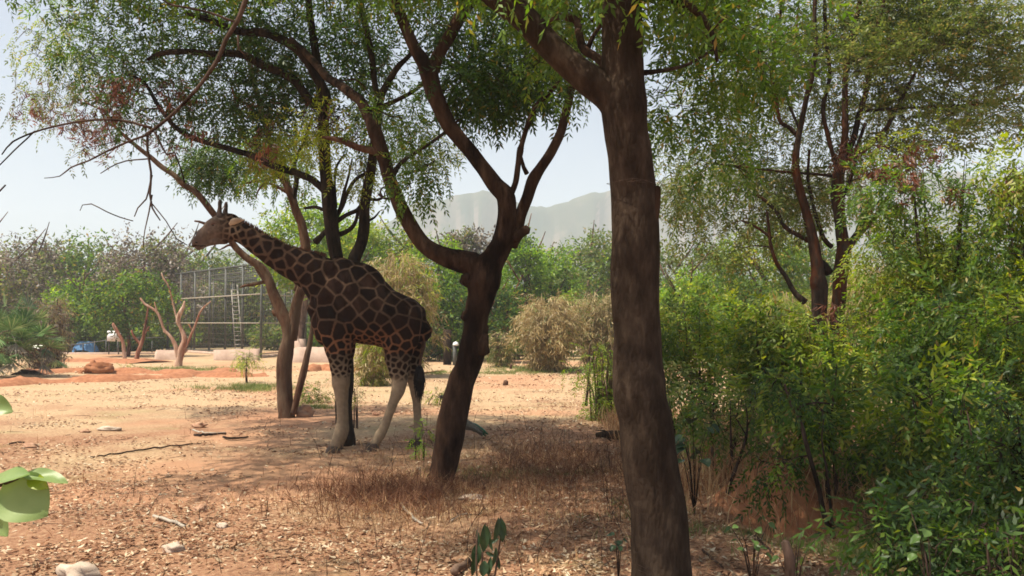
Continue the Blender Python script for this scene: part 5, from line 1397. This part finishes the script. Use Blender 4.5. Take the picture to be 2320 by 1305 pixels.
rock('buff rounded stone near the bottom left', 402, 1246, 20, 7, PALESTONE, (1.2, 0.9, 0.6))
rock('reddish stone left of the dark foreground shade', 462, 1160, 13, 8)
rock('buff stone half sunk in the litter, lower left', 508, 1198, 13, 9, PALESTONE, (1.2, 0.9, 0.6))
rock('small stone between the giraffe\'s hind legs', 937, 966, 7, 10)
rock('small stone just left of the burled tree', 852, 943, 7, 11)
rock('grey flat stone in the litter right of the burled trunk', 1072, 1126, 20, 12, PALESTONE, (1.6, 0.9, 0.3))

def stump(label, px, py, rpx, hpx, seed):
    p = GP(px, py); k = p[1] / F; w = Wood()
    w.tube([p - [0, 0, .05], p + [0.01, 0, hpx * k * 0.6], p + [0.02, 0, hpx * k]], [rpx * k * 1.2, rpx * k, rpx * k * 0.95], 12, 0.35, freq=6, seed=seed)
    tag(w.build('tree_stump', BARK_T4), label, 'stump', 'cut stumps beyond the burled tree')
stump('short reddish cut stump on the sunlit ground right of the burled tree', 1145, 872, 6, 9, 1)
stump('upright grey stump further back near the dry bamboo', 1157, 836, 3, 10, 2)

def log():
    y = D(1000); w = Wood()
    q = pl([(1350, 985, 5), (1372, 984, 8), (1400, 986, 11), (1440, 990, 13), (1500, 996, 12), (1545, 1005, 10)], y)
    cp, cr = catmull([a for a, _ in q], [b for _, b in q], 0.08)
    root = thing('fallen_log', 'dark fallen log on the ground behind the tall straight trunk', 'log', cp[0] * [1, 1, 0])
    w.tube(cp, cr, 12, 0.3, freq=4); w.build('log_body', BARK_T3, root)
    for a in ([(1385, 984, 3), (1370, 976, 2), (1350, 974, 1)], [(1375, 990, 3), (1385, 1000, 2)]):
        w = Wood(); qq = pl(a, y); w.tube([i for i, _ in qq], [j for _, j in qq], 6); w.build('broken_branch', BARK_T3, root)
log()
def stick(label, pts, seed, mat=TWIG, group='fallen sticks on the ground'):
    w = Wood(); g = [GP(a, b) for a, b, _ in pts]; r_ = [c / F * g_[1] for (a, b, c), g_ in zip(pts, g)]
    g = [p + [0, 0, rr * 1.2 + 0.01] for p, rr in zip(g, r_)]
    cp, cr = catmull(g, r_, 0.08); cp = cp + np.random.RandomState(seed).normal(0, 0.006, cp.shape)
    w.tube(cp, cr, 6, 0.2); tag(w.build('fallen_stick', mat), label, 'stick', group)
stick('longest thin stick curving over the open ground towards the giraffe', [(210, 1035, 1.5), (255, 1030, 2), (330, 1022, 2), (390, 1015, 2), (440, 1010, 1.5)], 1)
stick('forked brown stick lying on the open ground left of the giraffe\'s hooves', [(445, 988, 3), (470, 992, 3), (490, 988, 2.5), (515, 984, 2)], 2)
stick('dark stick just right of the forked one', [(508, 995, 2.5), (535, 997, 3), (565, 993, 2)], 3)
stick('pale peeled stick on the litter at the lower left', [(355, 1178, 3.5), (385, 1188, 4), (425, 1200, 4)], 4, PALESTEEL)
stick('short pale stick above the forked one', [(440, 976, 2), (475, 984, 2), (515, 982, 1.5)], 5, PALESTEEL)
stick('slender stick at the far left edge', [(28, 1012, 2), (50, 1008, 2), (62, 1006, 1.5)], 6)
stick('curved bleached twig in front of the shaded tuft, bottom centre', [(910, 1143, 3), (925, 1160, 3), (945, 1178, 3), (962, 1186, 2)], 7, PALESTEEL)
stick('thick grey stick at the bottom edge beside the drooping leaves', [(1030, 1303, 10), (1052, 1285, 7), (1072, 1262, 5)], 8, BG_BARK)
stick('thin straight stick left of the tall trunk base', [(1020, 1180, 2), (1045, 1168, 2), (1070, 1162, 1.5)], 9, PALESTEEL)
stick('long thin stick lying across the lower right slope', [(1585, 1245, 3), (1610, 1265, 3), (1630, 1280, 2)], 10)
stick('stick in the hollow of the right-hand slope', [(1690, 1180, 3), (1720, 1230, 2.5), (1760, 1268, 2)], 11)
stick('long sunlit stick beyond the burled tree', [(960, 848, 2), (985, 845, 2), (1005, 842, 1.5)], 12, RED_BARK)

def ridge(name, pts, hgt, wid, seed):
    g = [GP(a, b) for a, b in pts]
    cp, _ = catmull(g, [1] * len(g), 0.22)
    m = len(cp); tan = norm(np.gradient(cp, axis=0)); sd = np.stack([-tan[:, 1], tan[:, 0], np.zeros(m)], -1)
    L = np.arange(m) * 0.22; n = 9
    v = []
    for k in range(n):
        s = (k / (n - 1) - 0.5) * 2
        prof = max(0, 1 - s * s)
        hh = hgt * prof * (0.45 + 1.3 * vnoise(L * 1.4, L * 0 + seed, seed) + 0.9 * (vnoise(L * 5, L * 0 + s * 6, seed + 3) - 0.4))
        p = cp + sd * (s * wid * (0.7 + 0.6 * vnoise(L * 0.8, L * 0 + 3, seed + (s > 0))))[:, None]
        p[:, 2] = gh(p[:, 0], p[:, 1]) + hh - 0.015
        v.append(p)
    v = np.array(v); i = np.arange(n - 1)[:, None] * m; j = np.arange(m - 1)[None, :]
    q = np.stack([i + j, i + j + 1, i + m + j + 1, i + m + j], -1).reshape(-1, 4)
    o = mesh_np(name, v.reshape(-1, 3), q, REDSOIL, smooth=False); o['kind'] = 'structure'
ridge('earth_ridge', [(-120, 878), (0, 873), (60, 868), (120, 865), (200, 862), (259, 861), (350, 856), (438, 849), (520, 842)], 0.13, 0.55, 1)
ridge('earth_ridge', [(60, 850), (100, 846), (170, 843), (239, 844), (330, 845), (430, 847), (520, 852), (600, 850)], 0.12, 0.6, 2)
ridge('earth_ridge', [(90, 818), (180, 817), (280, 818), (350, 822)], 0.10, 1.3, 3)
ridge('earth_ridge', [(690, 842), (730, 839), (780, 841), (840, 838)], 0.16, 0.3, 4)
def bank():
    n = 40; gx, gy = np.meshgrid(np.linspace(-1, 1, n), np.linspace(-1, 1, n))
    X_ = 2.78 + gx * 0.75; Y_ = 9.3 + gy * 0.75; e = np.clip(1.05 - np.hypot(gx, gy) - 0.5 * fbm(gx * 3, gy * 3, 3, 2), 0, 1)
    Z_ = gh(X_, Y_) - 0.03 + 0.05 * np.minimum(e * 4, 1) + 0.05 * fbm(X_ * 6, Y_ * 6, 3, 4) * np.minimum(e * 3, 1)
    i = np.arange(n - 1)[:, None] * n; j = np.arange(n - 1)[None, :]
    q = np.stack([i + j, i + j + 1, i + n + j + 1, i + n + j], -1).reshape(-1, 4)
    mesh_np('earth_bank', np.stack([X_, Y_, Z_], -1).reshape(-1, 3), q, REDSOIL, smooth=False)['kind'] = 'structure'
bank()
def mound():
    p = GP(222, 846); w = Wood(); r_ = np.random.RandomState(6)
    w.blob(p + [0.15, 0, 0.1], 0.42, 3, (1.0, .8, .7), 0.5, 18, 12); w.blob(p + [-0.22, 0, 0.2], 0.22, 5, (1.0, 1, 1), 0.5, 14, 10); w.blob(p + [-0.45, 0, 0.03], 0.2, 7, (1.2, 1, .7), 0.5, 14, 10)
    tag(w.build('earth_mound', REDSOIL, None, False), 'lumpy red earth mound on the nearer ridge at the left', 'mound')
mound()

def peafowl():
    y = 14.6; root = thing('peafowl', 'green-tailed peafowl standing half hidden behind the burled trunk', 'bird', GP(1040, 990))
    b1 = simple_mat('plumage_body', (0.09, 0.085, 0.07), (0.2, 0.18, 0.14), 30, 0.7, 0.3)
    b2 = simple_mat('plumage_green', (0.01, 0.05, 0.03), (0.03, 0.16, 0.08), 40, 0.4, 0.3)
    b3 = simple_mat('plumage_pale', (0.3, 0.28, 0.22), (0.42, 0.4, 0.33), 30, 0.7, 0.3)
    w = Wood(); loft(w, [(1018, 945, 6, .05, 0), (1030, 950, 14, .11, 0), (1045, 956, 15, .12, 0), (1060, 964, 11, .09, 0), (1074, 970, 6, .06, 0)], y, 16)
    loft(w, [(1022, 948, 8, .06, 0), (1013, 930, 5, .04, 0), (1008, 912, 3.5, .028, 0), (1004, 900, 4.5, .03, 0), (999, 899, 4, .026, 0)], y, 12)
    w.build('body', b1, root)
    for i, (a, b, c, m_) in enumerate(((1052, 952, -0.04, b1), (1052, 957, -0.08, b1), (1066, 958, 0.0, b2), (1064, 962, 0.05, b2), (1058, 962, -0.02, b1))):
        w = Wood(); loft(w, [(a - 6, b, 5, .05, c), (a + 10, b + 7, 6, .06, c), (a + 26, b + 16, 4.5, .05, c), (a + 42 - i * 2, b + 25, 2, .02, c)], y, 8); w.build('tail_feather', m_, root)
    w = Wood(); w.tube([P(997, 899, y), P(990, 902, y)], [0.012, 0.003], 6); w.build('beak', b3, root)
    for s in (-1, 1):
        w = Wood(); a = P(1040, 966, y + s * 0.06); w.tube([a, [a[0], a[1], gz(a[0], a[1])], [a[0] - .06, a[1], gz(a[0], a[1]) + .005]], [0.014, 0.009, 0.006], 6); w.build('leg', b3, root)
peafowl()
def lamp():
    y = 40.0; s = thing('post_with_cap', 'dark post with a round white cap behind the left side of the burled trunk', 'post', P(1030, 820, y) * [1, 1, 0])
    w = Wood(); p = P(1030, 782, y); w.box([p[0], y, -.1], [p[0], y, p[2]], 0.16); w.build('post', STEEL, s, False)
    w = Wood(); a = np.linspace(0, 1, 6); w.tube([[p[0] + .05, y, p[2] + 0.0 + 0.16 * t] for t in a], [0.14 * math.sqrt(1 - t * t * 0.98) for t in a], 14); w.build('cap', simple_mat('white_cap', (0.6, 0.6, 0.6), (0.72, 0.72, 0.72), 3, 0.4, 0), s)
    w = Wood(); p2 = (1012 - 1160) / F * y; w.box([p2, y + .5, -.1], [p2, y + .5, 1.6], 0.35, 0.3); tag(w.build('dark_post', BARK_T3, None, False), 'thick dark post left of the one with the white cap', 'post')
lamp()

# ------------------------------------------------------------------ near plants
def big_leaf(parent, a, tip, width, mat, curl=0.15, seed=0, nrm=None, shape=0.45, name='leaf'):
    a = np.asarray(a, float); tip = np.asarray(tip, float)
    d = tip - a; L = np.linalg.norm(d); d /= L
    nrm = np.array(nrm if nrm is not None else [0, -1, 0.3], float); sd = norm(np.cross(d, nrm)); up = np.cross(sd, d)
    nu, nv = 12, 7; v = []
    for i in range(nu + 1):
        t = i / nu
        wd = width * (math.sin(math.pi * min(1, t ** (math.log(0.5) / math.log(shape)))) ** 0.75) * 0.5 if 0 < t < 1 else 0.001
        for j in range(nv):
            s = j / (nv - 1) * 2 - 1
            v.append(a + d * L * t + sd * wd * s + up * (-curl * L * t * t + abs(s) ** 1.5 * wd * 0.35 + 0.02 * L * math.sin(t * 9 + seed + s * 2)))
    v = np.array(v); i = np.arange(nu)[:, None] * nv; j = np.arange(nv - 1)[None, :]
    q = np.stack([i + j, i + j + 1, i + nv + j + 1, i + nv + j], -1).reshape(-1, 4)
    return mesh_np(name, v, q, mat, parent, smooth=True)

def veined_leaf_mat(name, c1, c2, trans):
    m, nt, out = newmat(name)
    tc = N(nt, 'ShaderNodeTexCoord'); no = N(nt, 'ShaderNodeTexNoise', Scale=12.0, Detail=5.0); nt.links.new(tc.outputs['Object'], no.inputs['Vector'])
    c = ramp(nt, no.outputs[0], [(0.35, c1), (0.65, c2)])
    pb = N(nt, 'ShaderNodeBsdfPrincipled', Roughness=0.4); nt.links.new(c, pb.inputs['Base Color']); pb.inputs['Specular IOR Level'].default_value = 0.4
    tb = N(nt, 'ShaderNodeBsdfTranslucent'); nt.links.new(c, tb.inputs['Color'])
    mx = N(nt, 'ShaderNodeMixShader', Fac=trans); nt.links.new(pb.outputs[0], mx.inputs[1]); nt.links.new(tb.outputs[0], mx.inputs[2]); nt.links.new(mx.outputs[0], out.inputs[0])
    return m
ROUNDLEAF = veined_leaf_mat('round_leaf', (0.22, 0.33, 0.10), (0.34, 0.46, 0.18), 0.45)
HERBLEAF = veined_leaf_mat('herb_leaf', (0.07, 0.13, 0.03), (0.12, 0.2, 0.05), 0.35)
DROOPLEAF = veined_leaf_mat('drooping_leaf', (0.015, 0.035, 0.015), (0.035, 0.07, 0.022), 0.2)
YELLEAF = veined_leaf_mat('yellow_leaf', (0.3, 0.38, 0.03), (0.4, 0.46, 0.06), 0.4)
def near_left():
    y = 1.5
    r0 = thing('broad_leaved_plant', 'broad light green leaves poking into the lower left corner, close to the camera', 'plant', (-1.35, y, 0))
    w = Wood(); s = [np.array([-1.35, y, 0]), P(-400, 1200, y), P(-150, 1000, y), P(-60, 960, y), P(-40, 860, y)]; cp, cr = catmull(s, [0.012, 0.01, 0.007, 0.005, 0.003], 0.05); w.tube(cp, cr, 8)
    cp, cr = catmull([P(-150, 1020, y), P(-60, 1080, y), P(0, 1100, y), P(60, 1078, y)], [0.005, 0.004, 0.003, 0.002], 0.04); w.tube(cp, cr, 7)
    w.build('stem', TWIG, r0)
    L = [((10, 1095), (103, 1165), 118, ROUNDLEAF, 0.1, (0, -1, .5)), ((50, 1078), (142, 1072), 42, ROUNDLEAF, 0.25, (0.1, -.6, 1)), ((62, 1080), (104, 1104), 34, YELLEAF, 0.1, (0, -1, .5)),
         ((-30, 1100), (60, 1066), 60, ROUNDLEAF, 0.1, (0, -.5, 1)), ((-40, 1120), (10, 1215), 60, ROUNDLEAF, 0.1, (0, -1, .3)), ((-30, 905), (18, 930), 46, ROUNDLEAF, 0.2, (0, -1, .3)), ((-70, 1100), (-20, 1180), 80, ROUNDLEAF, 0.1, (0, -1, .3))]
    for i, (a, b, wd, m_, cu, nr_) in enumerate(L):
        big_leaf(r0, P(*a, y), P(*b, y - 0.02), wd / F * y, m_, cu, i, nr_, 0.5)
near_left()
def drooping():
    y = 3.6
    r0 = thing('drooping_plant', 'plant with long dark drooping leaves at the bottom edge, centre right', 'plant', (P(1100, 1400, y)[0], y, 0))
    w = Wood()
    for tops in ([(1100, 1500), (1105, 1400), (1122, 1300), (1136, 1200), (1134, 1170)], [(1100, 1500), (1100, 1380), (1092, 1290), (1096, 1230), (1100, 1185)], [(1100, 1500), (1090, 1400), (1080, 1300), (1080, 1230), (1083, 1195)]):
        p = [P(a, b, y) for a, b in tops]; p[0][2] = 0; cp, cr = catmull(p, [0.006, 0.005, 0.004, 0.003, 0.002], 0.05); w.tube(cp, cr, 6)
    w.build('stem', TWIG, r0)
    L = [((1134, 1172), (1140, 1228), 20), ((1130, 1172), (1122, 1228), 14), ((1136, 1175), (1146, 1216), 10), ((1098, 1188), (1097, 1252), 22), ((1104, 1190), (1112, 1248), 13), ((1082, 1230), (1078, 1282), 24), ((1080, 1250), (1070, 1306), 15), ((1098, 1270), (1094, 1306), 22),
         ((1124, 1240), (1118, 1285), 13), ((1124, 1255), (1132, 1290), 10), ((1112, 1262), (1106, 1306), 12), ((1100, 1250), (1122, 1262), 9), ((1080, 1200), (1086, 1235), 9), ((1130, 1220), (1108, 1232), 9)]
    r = np.random.RandomState(4)
    for i, (a, b, wd) in enumerate(L):
        dy = r.normal(0, .04); big_leaf(r0, P(*a, y + dy), P(*b, y + dy - 0.02), wd / F * y, DROOPLEAF, 0.12, i, (r.normal(0, .6), -1, .2), 0.5)
drooping()
def round_leaved(label, px, py, y, n, seed, spread, mat, wd=26, name='herb'):
    r = np.random.RandomState(seed); x0 = (px - 1160) / F * y; z0 = gz(x0, y)
    r0 = thing(name, label, 'plant', (x0, y, z0))
    w = Wood(); k = y / F; leaves = []
    for i in range(n):
        a = r.uniform(0, 6.283); R = spread * k * (0.3 + 0.7 * r.rand()); top = P(px, py, y)[2] * (0.55 + 0.5 * r.rand())
        top = max(top, z0 + 0.05)
        e = np.array([x0 + math.cos(a) * R, y + math.sin(a) * R * 0.8, top])
        b = np.array([x0, y, z0]); mdl = (b + e) / 2 + [0, 0, (e[2] - z0) * 0.25]
        w.tube([b, mdl, e], [0.005, 0.004, 0.002], 5)
        ws = wd * k * (0.7 + 0.5 * r.rand()); d = norm(np.array([math.cos(a), math.sin(a), -0.3 + r.normal(0, .3)]))
        leaves.append((e, e + d * ws * 1.25, ws))
    w.build('stem', TWIG, r0)
    for i, (a, b, ws) in enumerate(leaves):
        big_leaf(r0, a, b, ws, mat, 0.15, i, (r.normal(0, .4), -.4, 1), 0.42)
round_leaved('round-leaved herb with pale green leaves at the bottom, right of the trunk', 1790, 1215, 5.6, 9, 1, 50, HERBLEAF, 20)
round_leaved('round-leaved creeper between the tall trunk and the sparse bush', 1570, 960, 9.0, 12, 2, 60, DROOPLEAF, 24)
round_leaved('pale round leaves catching light inside the lower right shade', 2100, 1165, 5.4, 8, 3, 50, HERBLEAF, 22)
round_leaved('low herb with small pale leaves on the slope right of the trunk base', 1700, 1190, 6.4, 10, 4, 50, HERBLEAF, 15)
round_leaved('tiny dark-leaved seedling left of the tall trunk base', 1398, 1195, 6.6, 5, 5, 16, DROOPLEAF, 18)
def pale_stub():
    y = 5.0; w = Wood(); x = (1785 - 1160) / F * y
    w.tube([[x, y, -.1], P(1788, 1260, y), P(1778, 1228, y)], [0.035, 0.03, 0.024], 12, 0.3, freq=8, seed=4)
    tag(w.build('cut_stub', BG_BARK), 'pale cut stub standing under the round-leaved herb, bottom right', 'stump')
pale_stub()

# ------------------------------------------------------------------ litter, dry grass, green grass
def scatter(n, r, y0, y1, x_of=None, power=1.0):
    u = r.rand(n); y = y0 * (y1 / y0) ** u
    x = r.uniform(-0.66, 0.66, n) * y + r.uniform(-0.5, 0.5, n)
    return x, y
def litter():
    r = np.random.RandomState(21)
    n = 150000
    x, y = scatter(n, r, 3.6, 40)
    dens = fbm(x * 0.7, y * 0.9, 5, 12) * 3.0 + 0.45 + 0.15 * (y < 12) + 0.2 * (x > 0) - 0.25 * ((y > 15) & (x < -2))
    k = r.rand(n) < dens; x = x[k]; y = y[k]; n = len(x)
    a = r.uniform(0, 6.283, n); d = np.stack([np.cos(a), np.sin(a), r.normal(0.05, 0.22, n)], -1); d = norm(d)
    up = norm(np.stack([r.normal(0, .3, n), r.normal(0, .3, n), np.ones(n)], -1)); s = norm(np.cross(d, up))
    L = r.uniform(0.025, 0.075, n) * (1 + np.clip(y - 10, 0, 30) * 0.04); b = np.stack([x, y, gh(x, y) + r.uniform(0.002, 0.02, n)], -1)
    q = leaf_quads(b, d, s, L, L * r.uniform(0.25, 0.6, n), r.normal(0, 0.25, n))
    foliage_obj('leaf_litter', q, LITTER)
litter()
def blades(name, x, y, hmin, hmax, wid, mat, r, lean=0.5, parent=None):
    n = len(x); a = r.uniform(0, 6.283, n); ln = r.rand(n) * lean
    d = norm(np.stack([np.cos(a) * ln, np.sin(a) * ln, np.ones(n)], -1)); s = norm(np.cross(d, r.normal(0, 1, (n, 3))))
    h_ = r.uniform(hmin, hmax, n); b = np.stack([x, y, gh(x, y) - 0.01], -1)
    q = leaf_quads(b, d, s, h_, np.full(n, wid) * (0.6 + 0.8 * r.rand(n)), r.normal(0, 0.8, n))
    q[:, 2] += np.stack([np.cos(a), np.sin(a), -0.5 * np.ones(n)], -1) * (h_ * ln * 0.5)[:, None]
    return foliage_obj(name, q, mat, parent)
def grasses():
    r = np.random.RandomState(8)
    n = 150000; x, y = scatter(n, r, 4.0, 34)
    right = np.clip((x + 3.2) / 2.0, 0, 1)
    dens = np.clip(fbm(x * 0.8, y * 0.8, 4, 33) * 2.2 + 0.10, 0, 1) * (0.12 + 0.88 * right) * np.where(y > 20, 0.55, 1) + 0.35 * np.exp(-(((x + 1.0) / 1.1) ** 2 + ((y - 10.3) / 1.2) ** 2)) + 0.6 * np.exp(-(((x - 0.6) / 2.0) ** 2 + ((y - 11.5) / 3.2) ** 2)) * np.clip(fbm(x * 1.5, y * 1.5, 3, 61) * 3 + 0.9, 0, 1)
    dens = dens * np.where((y > 5.5) | (x > 1.0), 1, 0.45)
    k = r.rand(n) < dens
    blades('dry_grass', x[k], y[k], 0.06, 0.24, 0.006, DRYGRASS, r, 0.9)
    # tall dry tangle under the right-hand bushes
    n = 26000; x = r.uniform(1.6, 8.5, n); y = r.uniform(8.5, 17, n)
    k = (x < y * 0.62) & (r.rand(n) < np.clip(fbm(x, y, 3, 6) * 2 + 0.6, 0, 1))
    blades('tall_dry_grass', x[k], y[k], 0.2, 0.6, 0.009, DRYGRASS, r, 0.6)
    # green patches: (px, py, rx, ry metres, count)
    for i, (px, py, rx, ry, m_, hh) in enumerate(((1225, 838, 1.6, 1.6, 5000, .22), (1140, 845, 1.2, 1.0, 1500, .14), (1010, 845, 1.2, 1.2, 2200, .16), (1265, 1068, 0.5, 0.25, 700, .08), (1300, 1140, 0.6, 0.35, 900, .10), (560, 882, 1.3, 1.0, 2600, .2), (400, 838, 3.0, 1.2, 3000, .2),
                                                 (712, 925, 0.6, 0.3, 900, .14), (1130, 1070, 0.9, 0.4, 900, .10), (1600, 1180, 0.7, 0.6, 1100, .14), (2150, 1240, 1.0, 0.7, 2600, .2), (1950, 1260, 0.6, 0.4, 1200, .16))):
        c = GP(px, py); gx = c[0] + r.normal(0, .6, m_ * 2) * rx; gy = c[1] + r.normal(0, .6, m_ * 2) * ry; k = fbm(gx * 2.5, gy * 2.5, 3, i) > 0.0; gx = gx[k]; gy = gy[k]
        blades('green_grass', gx, gy, hh * 0.3, hh, 0.010 if py < 900 else 0.006, GREENGRASS, r, 0.8)
    # shaded reddish brush left of the burled tree and dead twiggy weeds
    n = 9500; bx = np.where(r.rand(n) < .4, r.normal(-1.35, 0.55, n), r.normal(0.6, 1.0, n)); by = np.where(bx < -0.3, r.normal(9.8, 0.6, n), r.normal(11.6, 1.5, n)); k = fbm(bx * 2.2, by * 2.2, 3, 3) > -0.12; bx = bx[k]; by = by[k]
    blades('dead_brush', bx, by, 0.06, 0.34, 0.006, BRUSH, r, 1.0)
    w = Wood()
    for k in range(170):
        y = r.uniform(5, 18); x = r.uniform(-1.2, 0.6) * y * 0.35 if r.rand() < 0.3 else r.uniform(-0.1, 0.5) * y
        if r.rand() < 0.2: x = r.uniform(-.5, .5) * y
        z = gz(x, y); h_ = r.uniform(0.12, 0.42); d = r.normal(0, .35, 2) * h_
        p0 = np.array([x, y, z - .01]); p1 = p0 + [d[0] * .4, d[1] * .4, h_ * .55]; p2 = p0 + [d[0], d[1], h_]
        w.tube([p0, p1, p2], [0.004, 0.003, 0.0015], 4)
        for m_ in range(3):
            e = p1 + (p2 - p1) * r.rand(); w.tube([e, e + r.normal(0, 1, 3) * [.07, .07, .03] + [0, 0, .05]], [0.002, 0.001], 3)
    tag(w.build('dry_weeds', TWIG), kind='stuff')
    w = Wood()
    for k in range(420):
        y = 4.2 * (24 / 4.2) ** r.rand(); x = r.uniform(-.62, .62) * y; a = r.uniform(0, 6.28); L = r.uniform(0.08, 0.4)
        p0 = np.array([x, y, 0]); p1 = p0 + [math.cos(a) * L, math.sin(a) * L, 0]; m_ = (p0 + p1) / 2 + r.normal(0, .03, 3)
        for p in (p0, m_, p1): p[2] = gz(p[0], p[1]) + 0.012
        w.tube([p0, m_, p1], [0.004, 0.004, 0.002], 4)
    tag(w.build('ground_twigs', TWIG), kind='stuff')
grasses()

# ------------------------------------------------------------------ haze: real air round the whole scene
def haze():
    m, nt, out = newmat('air_haze')
    v = N(nt, 'ShaderNodeVolumePrincipled'); v.inputs['Density'].default_value = HAZE; v.inputs['Color'].default_value = (0.84, 0.91, 1.0, 1); v.inputs['Anisotropy'].default_value = 0.0
    nt.links.new(v.outputs[0], out.inputs['Volume'])
    x0, x1, y0, y1, z0, z1 = -1900, 1900, -90, 1450, -2.0, 185
    vv = [[x, y, z] for x in (x0, x1) for y in (y0, y1) for z in (z0, z1)]
    f = [[0, 1, 3, 2], [4, 6, 7, 5], [0, 4, 5, 1], [2, 3, 7, 6], [0, 2, 6, 4], [1, 5, 7, 3]]
    o = mesh_np('haze', vv, np.array(f), m); o['kind'] = 'stuff'
haze()
print('TRIS', sum(sum(len(p.vertices) - 2 for p in ()) or len(o.data.polygons) for o in bpy.data.objects if o.type == 'MESH'))
